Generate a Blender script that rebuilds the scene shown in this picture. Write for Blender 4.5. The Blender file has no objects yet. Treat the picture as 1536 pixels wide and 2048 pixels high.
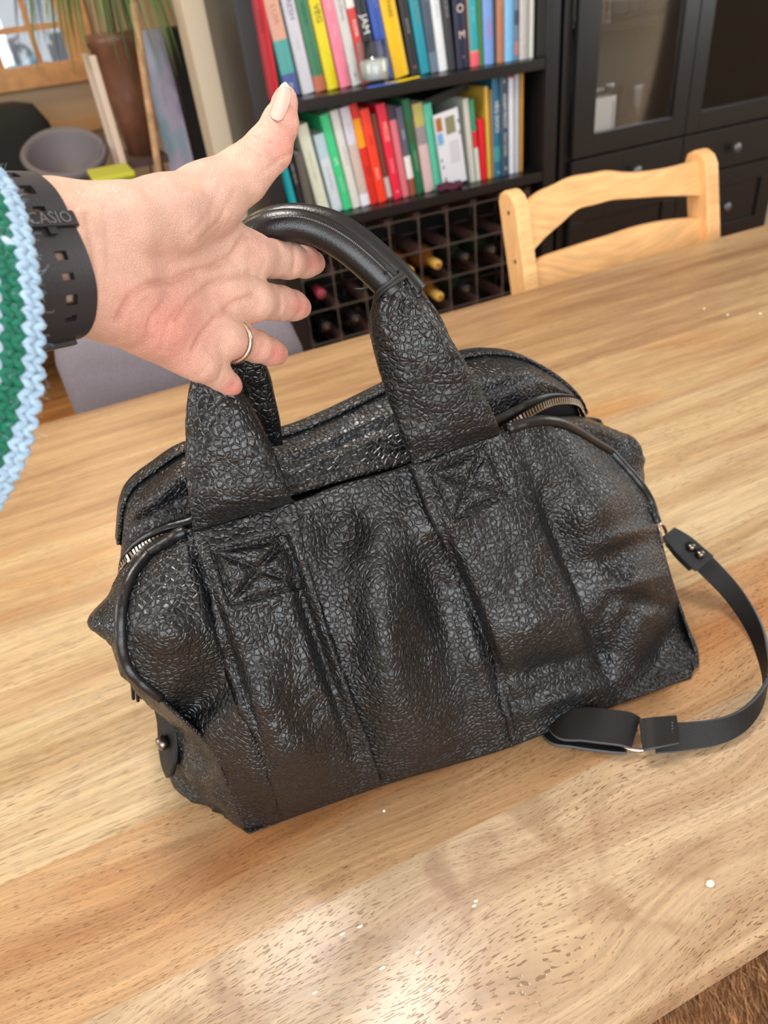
import bpy, bmesh, math, random
import numpy as np
from mathutils import Vector, Matrix, noise
from mathutils.bvhtree import BVHTree

random.seed(7)
SC = bpy.context.scene
COL = SC.collection

# ------------------------------------------------------------------ camera
TZ = 0.76                                  # table top height
CAM = np.array([0.0, 0.0, TZ + 0.46])      # the phone, 46 cm above the table
FPX, CX, CY = 1440.0, 768.0, 1024.0
ROT = np.array([[0.90771302, -0.31873874, 0.27287852],
                [-0.40662253, -0.50778174, 0.75948392],
                [-0.10351421, -0.800352, -0.59052645]])   # world = ROT @ (right, down, forward)
cam_data = bpy.data.cameras.new('camera')
cam_data.sensor_fit = 'VERTICAL'; cam_data.sensor_height = 36.0
cam_data.lens = FPX / 2048 * 36.0
cam_data.clip_start = 0.02
cam_data.dof.use_dof = True
cam_data.dof.focus_distance = 0.38
cam_data.dof.aperture_fstop = cam_data.lens / 2.4
cam = bpy.data.objects.new('camera', cam_data); COL.objects.link(cam)
M = Matrix.Identity(4)
for i in range(3):
    M[i][0] = ROT[i][0]; M[i][1] = -ROT[i][1]; M[i][2] = -ROT[i][2]; M[i][3] = CAM[i]
cam.matrix_world = M
SC.camera = cam

# ------------------------------------------------------------------ light
SC.view_settings.view_transform = 'Standard'; SC.view_settings.look = 'None'
SC.view_settings.gamma = 1.0; SC.view_settings.use_curve_mapping = False
SC.view_settings.exposure = -0.16
world = bpy.data.worlds.new('daylight'); SC.world = world; world.use_nodes = True
bg = world.node_tree.nodes['Background']
bg.inputs[0].default_value = (0.85, 0.93, 1.0, 1); bg.inputs[1].default_value = 1.6

def area(name, loc, target, size, size_y, power, color, shape='RECTANGLE'):
    l = bpy.data.lights.new(name, 'AREA'); l.shape = shape; l.size = size
    if shape in ('RECTANGLE', 'ELLIPSE'): l.size_y = size_y
    l.energy = power; l.color = color
    o = bpy.data.objects.new(name, l); COL.objects.link(o); o.location = loc
    d = Vector(target) - Vector(loc)
    o.rotation_euler = d.to_track_quat('-Z', 'Y').to_euler()
    return o
CEIL = 2.45
area('ceiling_lamp_light', (0.07, 0.80, CEIL - 0.10), (0.07, 0.80, 0), 0.36, 0.36, 21, (1.0, 0.96, 0.91), 'DISK')
area('window_daylight', (-0.3, -1.80, 1.52), (0.0, 0.6, 1.05), 3.0, 1.55, 78, (0.94, 0.97, 1.0))
area('side_window_daylight', (-1.88, 1.0, 1.65), (0.5, 1.6, 0.9), 1.2, 1.2, 24, (0.95, 0.98, 1.0))
area('right_fill_light', (3.12, 0.55, 1.60), (0.3, 0.5, 0.85), 1.5, 1.2, 22, (0.95, 0.98, 1.0))  # added fill to bring out the bag's right side, window invented for it
area('lounge_lamp_light', (-0.15, 3.0, CEIL - 0.08), (-0.15, 3.0, 0), 0.3, 0.3, 14, (1.0, 0.78, 0.52), 'DISK')

# ------------------------------------------------------------------ pixel rays (a pixel is only a direction)
def ray(px, py): return ROT @ np.array([px - CX, py - CY, FPX])
def onY(px, py, Y):
    v = ray(px, py); return CAM + v * ((Y - CAM[1]) / v[1])
def onZ(px, py, Z):
    v = ray(px, py); return CAM + v * ((Z - CAM[2]) / v[2])
def at(px, py, dep): return CAM + ROT @ (np.array([(px - CX) / FPX, (py - CY) / FPX, 1.0]) * dep)
def depth_of(P): return float((ROT.T @ (np.asarray(P) - CAM))[2])
def to_px(P):
    q = ROT.T @ (np.asarray(P) - CAM); return CX + FPX * q[0] / q[2], CY + FPX * q[1] / q[2]
CR, CD, CF = ROT[:, 0], ROT[:, 1], ROT[:, 2]      # camera right / down / forward in the world

# ------------------------------------------------------------------ materials
def srgb(*c):
    return tuple(((v / 255) / 12.92 if v / 255 <= .04045 else ((v / 255 + .055) / 1.055) ** 2.4) for v in c) + (1.0,)
MATS = {}
def new_mat(name):
    m = bpy.data.materials.new(name); m.use_nodes = True
    nt = m.node_tree; b = nt.nodes['Principled BSDF']
    MATS[name] = m
    return m, nt, b
def N(nt, kind, **inp):
    n = nt.nodes.new(kind)
    for k, v in inp.items():
        k2 = k.replace('_', ' ')
        if k2 in n.inputs: n.inputs[k2].default_value = v
        else: setattr(n, k, v)
    return n
def L(nt, a, b): nt.links.new(a, b)
def plain(name, col, rough=.5, metal=0.0, spec=.5, bump=0, bscale=200, vary=0, coat=0, sss=0):
    """flat procedural material: colour with a little noise and fine relief"""
    if name in MATS: return MATS[name]
    m, nt, b = new_mat(name)
    b.inputs['Base Color'].default_value = col; b.inputs['Roughness'].default_value = rough
    b.inputs['Metallic'].default_value = metal; b.inputs['Specular IOR Level'].default_value = spec
    if coat: b.inputs['Coat Weight'].default_value = coat
    tc = N(nt, 'ShaderNodeTexCoord')
    if vary:
        n = N(nt, 'ShaderNodeTexNoise', Scale=bscale * .3, Detail=3.0); L(nt, tc.outputs['Object'], n.inputs['Vector'])
        mx = N(nt, 'ShaderNodeMix', data_type='RGBA', blend_type='MULTIPLY'); mx.inputs[0].default_value = vary
        mx.inputs[6].default_value = col
        cr = N(nt, 'ShaderNodeMapRange'); cr.inputs[1].default_value = .3; cr.inputs[2].default_value = .7
        cr.inputs[3].default_value = .35; cr.inputs[4].default_value = 1.25
        L(nt, n.outputs[0], cr.inputs[0]); L(nt, cr.outputs[0], mx.inputs[7]); L(nt, mx.outputs[2], b.inputs['Base Color'])
    if bump:
        n = N(nt, 'ShaderNodeTexNoise', Scale=bscale, Detail=4.0); L(nt, tc.outputs['Object'], n.inputs['Vector'])
        bp = N(nt, 'ShaderNodeBump', Strength=bump, Distance=.002); L(nt, n.outputs[0], bp.inputs['Height'])
        L(nt, bp.outputs[0], b.inputs['Normal'])
    return m

# ------------------------------------------------------------------ mesh building
class MB:
    def __init__(s): s.v = []; s.f = []; s.m = []
    def add(s, vs, fs, mi=0):
        o = len(s.v); s.v += [tuple(map(float, p)) for p in vs]
        s.f += [tuple(i + o for i in f) for f in fs]; s.m += [mi] * len(fs); return s
    def box(s, c, d, mi=0, rz=0):
        c = np.array(c); h = np.array(d) / 2; vs = []
        for x in (-1, 1):
            for y in (-1, 1):
                for z in (-1, 1):
                    p = np.array([x, y, z]) * h
                    if rz: p = np.array([p[0] * math.cos(rz) - p[1] * math.sin(rz), p[0] * math.sin(rz) + p[1] * math.cos(rz), p[2]])
                    vs.append(c + p)
        return s.add(vs, [(0, 1, 3, 2), (4, 6, 7, 5), (0, 4, 5, 1), (2, 3, 7, 6), (0, 2, 6, 4), (1, 5, 7, 3)], mi)
    def box2(s, a, b, mi=0):
        a = np.array(a); b = np.array(b); return s.box((a + b) / 2, np.abs(b - a), mi)
    def grid(s, P, mi=0, flip=False):
        P = np.asarray(P); n, m = P.shape[:2]; fs = []
        for i in range(n - 1):
            for j in range(m - 1):
                q = (i * m + j, i * m + j + 1, (i + 1) * m + j + 1, (i + 1) * m + j)
                fs.append(q[::-1] if flip else q)
        return s.add(P.reshape(-1, 3), fs, mi)
    def loft(s, rings, cap=True, mi=0, closed=True):
        rings = [np.asarray(r) for r in rings]; k = len(rings[0]); fs = []
        for i in range(len(rings) - 1):
            for j in range(k if closed else k - 1):
                a = i * k + j; b = i * k + (j + 1) % k
                fs.append((a, b, b + k, a + k))
        if cap and closed:
            fs.append(tuple(range(k))[::-1]); n = (len(rings) - 1) * k; fs.append(tuple(n + j for j in range(k)))
        return s.add(np.concatenate(rings), fs, mi)
    def tube(s, pts, r, seg=10, cap=True, mi=0, up=None, flat=1.0):
        pts = [np.asarray(p, float) for p in pts]; n = len(pts)
        if not hasattr(r, '__len__'): r = [r] * n
        T = [pts[min(i + 1, n - 1)] - pts[max(i - 1, 0)] for i in range(n)]
        T = [t / (np.linalg.norm(t) + 1e-12) for t in T]
        u = np.array(up if up is not None else (0, 0, 1.0)); 
        if abs(u @ T[0]) > .95: u = np.array([1.0, 0, 0])
        u = u - T[0] * (u @ T[0]); u /= np.linalg.norm(u); rings = []
        for i in range(n):
            u = u - T[i] * (u @ T[i]); u /= np.linalg.norm(u) + 1e-12; w = np.cross(T[i], u)
            rings.append([pts[i] + r[i] * (math.cos(a) * u * flat + math.sin(a) * w) for a in np.linspace(0, 2 * math.pi, seg, endpoint=False)])
        return s.loft(rings, cap, mi)
    def lathe(s, prof, c=(0, 0, 0), seg=16, mi=0, axis='Z'):
        c = np.array(c); rings = []
        for (r, z) in prof:
            ring = []
            for a in np.linspace(0, 2 * math.pi, seg, endpoint=False):
                p = (r * math.cos(a), r * math.sin(a), z)
                if axis == 'Y': p = (p[0], p[2], -p[1])
                if axis == 'X': p = (p[2], p[1], -p[0])
                ring.append(c + np.array(p))
            rings.append(ring)
        return s.loft(rings, True, mi)
    def prism(s, poly, t, frame, mi=0):
        """poly: list of (a,b); frame(a,b,c)->xyz; thickness t along c"""
        n = len(poly); vs = [frame(a, b, 0) for a, b in poly] + [frame(a, b, t) for a, b in poly]
        fs = [tuple(range(n))[::-1], tuple(range(n, 2 * n))] + [(i, (i + 1) % n, n + (i + 1) % n, n + i) for i in range(n)]
        return s.add(vs, fs, mi)
    def mesh(s, name, off=(0, 0, 0)):
        me = bpy.data.meshes.new(name); off = np.array(off)
        v = np.array(s.v, float).reshape(-1, 3) - off
        me.from_pydata([tuple(p) for p in v], [], s.f)
        if any(s.m): me.polygons.foreach_set('material_index', s.m)
        me.update(); return me

def tag(o, label=None, cat=None, group=None, kind=None):
    if label: o['label'] = label
    if cat: o['category'] = cat
    if group: o['group'] = group
    if kind: o['kind'] = kind
    return o
def empty(name, loc=(0, 0, 0), rz=0, **k):
    o = bpy.data.objects.new(name, None); COL.objects.link(o); o.location = loc; o.rotation_euler = (0, 0, rz)
    o.empty_display_size = .05
    return tag(o, **k)
def wloc(p):
    o = np.zeros(3)
    while p is not None: o = o + np.array(p.location); p = p.parent
    return o
def obj(name, mb, mats, parent=None, smooth=False, bevel=0, local=False, solid=0, subsurf=0, normals=True, **k):
    """link a builder as ONE mesh object; world coordinates unless local"""
    off = (0, 0, 0) if (parent is None or local) else wloc(parent)
    me = mb.mesh(name, off) if isinstance(mb, MB) else mb
    o = bpy.data.objects.new(name, me); COL.objects.link(o)
    for m in (mats if isinstance(mats, (list, tuple)) else [mats]): me.materials.append(m)
    if parent is not None: o.parent = parent
    if normals and isinstance(mb, MB):
        b = bmesh.new(); b.from_mesh(me); bmesh.ops.recalc_face_normals(b, faces=b.faces); b.to_mesh(me); b.free()
    if smooth: me.polygons.foreach_set('use_smooth', [True] * len(me.polygons))
    if solid:
        md = o.modifiers.new('thickness', 'SOLIDIFY'); md.thickness = abs(solid); md.offset = -1 if solid > 0 else 1
    if bevel:
        md = o.modifiers.new('bevel', 'BEVEL'); md.width = bevel; md.segments = 2; md.limit_method = 'ANGLE'; md.angle_limit = .6
        me.polygons.foreach_set('use_smooth', [True] * len(me.polygons))
        w = o.modifiers.new('wn', 'WEIGHTED_NORMAL'); w.keep_sharp = False
    if subsurf:
        md = o.modifiers.new('sub', 'SUBSURF'); md.levels = subsurf; md.render_levels = subsurf
    return tag(o, **k)
def copy_tree(o, parent=None):
    c = o.copy(); COL.objects.link(c); c.parent = parent
    for ch in list(o.children): copy_tree(ch, c)
    return c
def cr(P, n):
    """Catmull-Rom resample of control rows (k, d) to n points per span"""
    P = np.asarray(P, float); k = len(P); out = []
    E = np.vstack([2 * P[0] - P[1], P, 2 * P[-1] - P[-2]])
    for i in range(k - 1):
        p0, p1, p2, p3 = E[i], E[i + 1], E[i + 2], E[i + 3]
        for j in range(n):
            t = j / n
            out.append(.5 * (2 * p1 + (p2 - p0) * t + (2 * p0 - 5 * p1 + 4 * p2 - p3) * t * t + (3 * p1 - p0 - 3 * p2 + p3) * t ** 3))
    out.append(P[-1]); return np.array(out)
def cr2(G, nu, nv):
    """bicubic resample of a control net (rows, cols, d)"""
    G = np.asarray(G, float)
    A = np.array([cr(G[i], nu) for i in range(len(G))])
    return np.array([cr(A[:, j], nv) for j in range(A.shape[1])]).transpose(1, 0, 2)
FONT_CACHE = {}
def text_mb(txt, size=.02, depth=.0004):
    key = txt
    if key not in FONT_CACHE:
        c = bpy.data.curves.new('writing', 'FONT'); c.body = txt; c.size = 1; c.align_x = 'CENTER'; c.align_y = 'CENTER'
        c.resolution_u = 2
        o = bpy.data.objects.new('writing', c); COL.objects.link(o)
        bpy.context.view_layer.update()
        me = bpy.data.meshes.new_from_object(o.evaluated_get(bpy.context.evaluated_depsgraph_get()))
        v = np.array([x.co[:] for x in me.vertices]).reshape(-1, 3); f = [tuple(p.vertices) for p in me.polygons]
        bpy.data.objects.remove(o); bpy.data.curves.remove(c); bpy.data.meshes.remove(me)
        FONT_CACHE[key] = (v, f)
    v, f = FONT_CACHE[key]
    return v * size, f
# ------------------------------------------------------------------ main materials
def leather(name, cell=.0036, strength=.5, rough=.32, col=(.0045, .005, .006, 1), smoothness=0.0):
    m, nt, b = new_mat(name)
    tc = N(nt, 'ShaderNodeTexCoord')
    w = N(nt, 'ShaderNodeTexNoise', Scale=90.0, Detail=2.0); L(nt, tc.outputs['Object'], w.inputs['Vector'])
    va = N(nt, 'ShaderNodeVectorMath', operation='MULTIPLY_ADD'); va.inputs[1].default_value = (.0016, .0016, .0016)
    L(nt, w.outputs['Color'], va.inputs[0]); L(nt, tc.outputs['Object'], va.inputs[2])
    vo = N(nt, 'ShaderNodeTexVoronoi', feature='DISTANCE_TO_EDGE', Scale=1 / cell); L(nt, va.outputs[0], vo.inputs['Vector'])
    pl = N(nt, 'ShaderNodeMapRange', interpolation_type='SMOOTHSTEP'); pl.inputs[2].default_value = .22
    L(nt, vo.outputs['Distance'], pl.inputs[0])
    # longer creases that run across several pebbles
    vo2 = N(nt, 'ShaderNodeTexVoronoi', feature='DISTANCE_TO_EDGE', Scale=.33 / cell)
    va2 = N(nt, 'ShaderNodeVectorMath', operation='MULTIPLY_ADD'); va2.inputs[1].default_value = (.006, .006, .006)
    w2 = N(nt, 'ShaderNodeTexNoise', Scale=130.0, Detail=3.0); L(nt, tc.outputs['Object'], w2.inputs['Vector'])
    L(nt, w2.outputs['Color'], va2.inputs[0]); L(nt, tc.outputs['Object'], va2.inputs[2]); L(nt, va2.outputs[0], vo2.inputs['Vector'])
    pl2 = N(nt, 'ShaderNodeMapRange', interpolation_type='SMOOTHSTEP'); pl2.inputs[2].default_value = .10
    L(nt, vo2.outputs['Distance'], pl2.inputs[0])
    fn = N(nt, 'ShaderNodeTexNoise', Scale=1500.0, Detail=3.0); L(nt, tc.outputs['Object'], fn.inputs['Vector'])
    # how deep the grain shows varies over the hide
    big = N(nt, 'ShaderNodeTexNoise', Scale=22.0, Detail=2.0); L(nt, tc.outputs['Object'], big.inputs['Vector'])
    bm_ = N(nt, 'ShaderNodeMapRange'); bm_.inputs[1].default_value = .35; bm_.inputs[2].default_value = .65
    bm_.inputs[3].default_value = .55; bm_.inputs[4].default_value = 1.0; L(nt, big.outputs[0], bm_.inputs[0])
    mu = N(nt, 'ShaderNodeMath', operation='MULTIPLY'); L(nt, pl.outputs[0], mu.inputs[0]); L(nt, bm_.outputs[0], mu.inputs[1])
    a1 = N(nt, 'ShaderNodeMath', operation='MULTIPLY_ADD'); L(nt, pl2.outputs[0], a1.inputs[0]); a1.inputs[1].default_value = .16; L(nt, mu.outputs[0], a1.inputs[2])
    a2 = N(nt, 'ShaderNodeMath', operation='MULTIPLY_ADD'); L(nt, fn.outputs[0], a2.inputs[0]); a2.inputs[1].default_value = .05; L(nt, a1.outputs[0], a2.inputs[2])
    bp = N(nt, 'ShaderNodeBump', Strength=strength, Distance=.0013); L(nt, a2.outputs[0], bp.inputs['Height'])
    L(nt, bp.outputs[0], b.inputs['Normal'])
    mx = N(nt, 'ShaderNodeMix', data_type='RGBA'); mx.inputs[6].default_value = tuple(c * .8 for c in col[:3]) + (1,)
    mx.inputs[7].default_value = tuple(c * 1.6 for c in col[:3]) + (1,)
    L(nt, pl.outputs[0], mx.inputs[0]); L(nt, mx.outputs[2], b.inputs['Base Color'])
    rr = N(nt, 'ShaderNodeMapRange'); rr.inputs[1].default_value = .3; rr.inputs[2].default_value = .7
    rr.inputs[3].default_value = rough - .07; rr.inputs[4].default_value = rough + .08; L(nt, big.outputs[0], rr.inputs[0])
    L(nt, rr.outputs[0], b.inputs['Roughness'])
    b.inputs['Specular IOR Level'].default_value = .6
    return m
LEATHER = leather('pebbled_black_leather')
LEATHER_FINE = leather('fine_black_leather', cell=.0027, strength=.6, rough=.28)
SMOOTHL = plain('smooth_black_leather', (.005, .005, .006, 1), .32, bump=.12, bscale=900, spec=.55)
STRAPL = plain('matte_black_strap', (.006, .0055, .0055, 1), .55, spec=.3, bump=.15, bscale=700)
EDGEP = plain('painted_strap_edge', (.045, .05, .058, 1), .5, bump=.1, bscale=500)
LINING = plain('black_lining', (.008, .008, .009, 1), .8, bump=.4, bscale=1500)
GUNMETAL = plain('gunmetal', (.22, .19, .17, 1), .28, metal=1)
ANTIQUE = plain('antique_brass_teeth', (.42, .36, .30, 1), .25, metal=1)
COPPER = plain('rosy_metal', (.62, .44, .38, 1), .25, metal=1)
THREAD = plain('black_thread', (.012, .012, .013, 1), .55)
THREADG = plain('grey_thread', (.16, .15, .15, 1), .7)

def wood(name, c_light, c_dark, pores=.8, figure=6.0, warp=.05, blotch=0.0, rough=.33, red=(0, 0, 0), swirl=0.0, pore_len=.006):
    """planks run along X"""
    m, nt, b = new_mat(name)
    tc = N(nt, 'ShaderNodeTexCoord'); oi = N(nt, 'ShaderNodeObjectInfo')
    ofs = N(nt, 'ShaderNodeVectorMath', operation='SCALE'); ofs.inputs[0].default_value = (7.0, 3.0, 5.0); L(nt, oi.outputs['Random'], ofs.inputs['Scale'])
    p0 = N(nt, 'ShaderNodeVectorMath', operation='ADD'); L(nt, tc.outputs['Object'], p0.inputs[0]); L(nt, ofs.outputs[0], p0.inputs[1])
    wm = N(nt, 'ShaderNodeMapping'); wm.inputs['Scale'].default_value = (3.0, 7.0, 3.0); L(nt, p0.outputs[0], wm.inputs[0])
    wn = N(nt, 'ShaderNodeTexNoise', Scale=1.0, Detail=2.0); L(nt, wm.outputs[0], wn.inputs['Vector'])
    ws = N(nt, 'ShaderNodeVectorMath', operation='MULTIPLY_ADD'); ws.inputs[1].default_value = (swirl, warp, 0); 
    L(nt, wn.outputs['Color'], ws.inputs[0]); L(nt, p0.outputs[0], ws.inputs[2])
    # broad figure
    fm = N(nt, 'ShaderNodeMapping'); fm.inputs['Scale'].default_value = (figure * .35, figure * 5, 2); L(nt, ws.outputs[0], fm.inputs[0])
    fn = N(nt, 'ShaderNodeTexNoise', Scale=1.0, Detail=5.0, Roughness=.6); L(nt, fm.outputs[0], fn.inputs['Vector'])
    cr_ = N(nt, 'ShaderNodeValToRGB'); L(nt, fn.outputs[0], cr_.inputs[0])
    e = cr_.color_ramp.elements; e[0].position = .34; e[0].color = c_dark; e[1].position = .60; e[1].color = c_light
    # fine fibre streaks
    sm = N(nt, 'ShaderNodeMapping'); sm.inputs['Scale'].default_value = (14, 420, 20); L(nt, ws.outputs[0], sm.inputs[0])
    sn = N(nt, 'ShaderNodeTexNoise', Scale=1.0, Detail=3.0); L(nt, sm.outputs[0], sn.inputs['Vector'])
    sr = N(nt, 'ShaderNodeMapRange'); sr.inputs[1].default_value = .3; sr.inputs[2].default_value = .7; sr.inputs[3].default_value = .80; sr.inputs[4].default_value = 1.15
    L(nt, sn.outputs[0], sr.inputs[0])
    m1 = N(nt, 'ShaderNodeMix', data_type='RGBA', blend_type='MULTIPLY'); m1.inputs[0].default_value = 1
    L(nt, cr_.outputs[0], m1.inputs[6]); L(nt, sr.outputs[0], m1.inputs[7])
    # dark pores: short dashes
    pm = N(nt, 'ShaderNodeMapping'); pm.inputs['Scale'].default_value = (1 / pore_len, 1250, 300); L(nt, ws.outputs[0], pm.inputs[0])
    pn = N(nt, 'ShaderNodeTexNoise', Scale=1.0, Detail=1.0); L(nt, pm.outputs[0], pn.inputs['Vector'])
    pr = N(nt, 'ShaderNodeMapRange', interpolation_type='SMOOTHSTEP'); pr.inputs[1].default_value = .60; pr.inputs[2].default_value = .68; L(nt, pn.outputs[0], pr.inputs[0])
    dm = N(nt, 'ShaderNodeTexNoise', Scale=1.0, Detail=2.0); dmm = N(nt, 'ShaderNodeMapping'); dmm.inputs['Scale'].default_value = (5, 22, 3)
    L(nt, ws.outputs[0], dmm.inputs[0]); L(nt, dmm.outputs[0], dm.inputs['Vector'])
    dr = N(nt, 'ShaderNodeMapRange'); dr.inputs[1].default_value = .33; dr.inputs[2].default_value = .62; dr.inputs[3].default_value = .25; dr.inputs[4].default_value = 1; L(nt, dm.outputs[0], dr.inputs[0])
    pk = N(nt, 'ShaderNodeMath', operation='MULTIPLY'); L(nt, pr.outputs[0], pk.inputs[0]); L(nt, dr.outputs[0], pk.inputs[1])
    pk2 = N(nt, 'ShaderNodeMath', operation='MULTIPLY'); L(nt, pk.outputs[0], pk2.inputs[0]); pk2.inputs[1].default_value = pores
    m2 = N(nt, 'ShaderNodeMix', data_type='RGBA'); L(nt, pk2.outputs[0], m2.inputs[0]); L(nt, m1.outputs[2], m2.inputs[6])
    m2.inputs[7].default_value = srgb(92, 58, 32)
    out = m2
    if any(red):
        rn = N(nt, 'ShaderNodeTexNoise', Scale=1.0, Detail=2.0); rm = N(nt, 'ShaderNodeMapping'); rm.inputs['Scale'].default_value = (4, 13, 2)
        L(nt, ws.outputs[0], rm.inputs[0]); L(nt, rm.outputs[0], rn.inputs['Vector'])
        rr = N(nt, 'ShaderNodeMapRange'); rr.inputs[1].default_value = .48; rr.inputs[2].default_value = .68; rr.inputs[4].default_value = .75; L(nt, rn.outputs[0], rr.inputs[0])
        m3 = N(nt, 'ShaderNodeMix', data_type='RGBA', blend_type='MULTIPLY'); L(nt, rr.outputs[0], m3.inputs[0]); L(nt, out.outputs[2], m3.inputs[6])
        m3.inputs[7].default_value = tuple(red) + (1,); out = m3
    if blotch:
        bn = N(nt, 'ShaderNodeTexNoise', Scale=14.0, Detail=4.0, Distortion=1.4); L(nt, p0.outputs[0], bn.inputs['Vector'])
        br = N(nt, 'ShaderNodeMapRange', interpolation_type='SMOOTHSTEP'); br.inputs[1].default_value = .52; br.inputs[2].default_value = .70; br.inputs[4].default_value = blotch; L(nt, bn.outputs[0], br.inputs[0])
        m4 = N(nt, 'ShaderNodeMix', data_type='RGBA'); L(nt, br.outputs[0], m4.inputs[0]); L(nt, out.outputs[2], m4.inputs[6])
        m4.inputs[7].default_value = srgb(128, 94, 66); out = m4
    L(nt, out.outputs[2], b.inputs['Base Color'])
    b.inputs['Roughness'].default_value = rough
    b.inputs['Specular IOR Level'].default_value = .45
    bp = N(nt, 'ShaderNodeBump', Strength=.35, Distance=.0006); bp.invert = True
    L(nt, pk2.outputs[0], bp.inputs['Height']); L(nt, bp.outputs[0], b.inputs['Normal'])
    return m

SKIN, nt, b = new_mat('skin')
va = N(nt, 'ShaderNodeVertexColor'); va.layer_name = 'tone'
tc = N(nt, 'ShaderNodeTexCoord')
n1 = N(nt, 'ShaderNodeTexNoise', Scale=120.0, Detail=4.0); L(nt, tc.outputs['Object'], n1.inputs['Vector'])
mr = N(nt, 'ShaderNodeMapRange'); mr.inputs[1].default_value = .3; mr.inputs[2].default_value = .7; mr.inputs[3].default_value = .90; mr.inputs[4].default_value = 1.06
L(nt, n1.outputs[0], mr.inputs[0])
mx = N(nt, 'ShaderNodeMix', data_type='RGBA', blend_type='MULTIPLY'); mx.inputs[0].default_value = 1
L(nt, va.outputs[0], mx.inputs[6]); L(nt, mr.outputs[0], mx.inputs[7]); L(nt, mx.outputs[2], b.inputs['Base Color'])
b.inputs['Subsurface Weight'].default_value = .15; b.inputs['Subsurface Radius'].default_value = (1, .35, .2); b.inputs['Subsurface Scale'].default_value = .004
b.inputs['Roughness'].default_value = .42; b.inputs['Specular IOR Level'].default_value = .42
vo = N(nt, 'ShaderNodeTexVoronoi', feature='DISTANCE_TO_EDGE', Scale=900.0); L(nt, tc.outputs['Object'], vo.inputs['Vector'])
vr = N(nt, 'ShaderNodeMapRange'); vr.inputs[2].default_value = .2; L(nt, vo.outputs['Distance'], vr.inputs[0])
n2 = N(nt, 'ShaderNodeTexNoise', Scale=260.0, Detail=5.0, Distortion=1.0); L(nt, tc.outputs['Object'], n2.inputs['Vector'])
ad = N(nt, 'ShaderNodeMath', operation='MULTIPLY_ADD'); ad.inputs[1].default_value = 1.6; L(nt, n2.outputs[0], ad.inputs[0]); L(nt, vr.outputs[0], ad.inputs[2])
bp = N(nt, 'ShaderNodeBump', Strength=.5, Distance=.0005); L(nt, ad.outputs[0], bp.inputs['Height']); L(nt, bp.outputs[0], b.inputs['Normal'])

BLACKW = plain('black_brown_furniture', srgb(25, 24, 25), .34, bump=.06, bscale=160)
BLACKIN = plain('black_furniture_inside', srgb(20, 19, 19), .5)
WALLC = plain('cream_wall', srgb(205, 190, 165), .8, bump=.1, bscale=300)
BEECH = None

def glassm(name, col=(1, 1, 1, 1), rough=.02, ior=1.45):
    m, nt, b = new_mat(name)
    b.inputs['Base Color'].default_value = col; b.inputs['Transmission Weight'].default_value = 1.0
    b.inputs['Roughness'].default_value = rough; b.inputs['IOR'].default_value = ior
    return m
GLASS = glassm('clear_glass')
def pane(name, fac=.12, tint=(1, 1, 1, 1)):
    """thin window pane: see-through with a mirror-like reflection"""
    m, nt, b = new_mat(name)
    tr = N(nt, 'ShaderNodeBsdfTransparent'); tr.inputs[0].default_value = tint
    gl = N(nt, 'ShaderNodeBsdfGlossy'); gl.inputs['Roughness'].default_value = .03
    lw = N(nt, 'ShaderNodeFresnel'); lw.inputs[0].default_value = 1.5
    ma = N(nt, 'ShaderNodeMath', operation='MAXIMUM'); ma.inputs[1].default_value = fac; L(nt, lw.outputs[0], ma.inputs[0])
    ms = N(nt, 'ShaderNodeMixShader'); L(nt, ma.outputs[0], ms.inputs[0]); L(nt, tr.outputs[0], ms.inputs[1]); L(nt, gl.outputs[0], ms.inputs[2])
    L(nt, ms.outputs[0], nt.nodes['Material Output'].inputs['Surface'])
    return m
PANE = pane('thin_pane', .05)

def thin_glass(name, fac=.05, tint=(.98, .99, .99, 1)):
    """thin-walled glassware: see-through, shiny at the rims"""
    m, nt, b = new_mat(name)
    tr = N(nt, 'ShaderNodeBsdfTransparent'); tr.inputs[0].default_value = tint
    gl = N(nt, 'ShaderNodeBsdfGlossy'); gl.inputs['Roughness'].default_value = .06
    lw = N(nt, 'ShaderNodeLayerWeight'); lw.inputs[0].default_value = .35
    ma = N(nt, 'ShaderNodeMath', operation='MULTIPLY_ADD'); ma.inputs[1].default_value = .42; ma.inputs[2].default_value = fac; L(nt, lw.outputs['Facing'], ma.inputs[0])
    ms = N(nt, 'ShaderNodeMixShader'); L(nt, ma.outputs[0], ms.inputs[0]); L(nt, tr.outputs[0], ms.inputs[1]); L(nt, gl.outputs[0], ms.inputs[2])
    L(nt, ms.outputs[0], nt.nodes['Material Output'].inputs['Surface'])
    return m
THING = thin_glass('thin_glassware')
# ------------------------------------------------------------------ room shell
X0, X1, Y0, Y1 = -2.0, 3.2, -1.9, 3.75
FLOORM = wood('oak_floor', srgb(196, 140, 84), srgb(150, 92, 48), pores=.4, figure=4, rough=.4)
floor = empty('floor', (0, 0, 0), kind='structure')
k = 0
y = Y0
ys = []
while y < Y1:
    ys.append(y); y += .14
fb = MB().box2((X0, Y0, -.03), (X1, Y1, -.012)); obj('floor_base', fb, plain('dark_gap', srgb(60, 38, 22), .8), floor)
for i, y in enumerate(ys):
    b_ = MB().box2((X0, y + .001, -.012), (X1, min(y + .139, Y1), 0)); obj('floor_board', b_, FLOORM, floor)
obj('ceiling', MB().box2((X0, Y0, CEIL), (X1, Y1, CEIL + .05)), plain('white_ceiling', srgb(238, 234, 226), .9), kind='structure')
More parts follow.
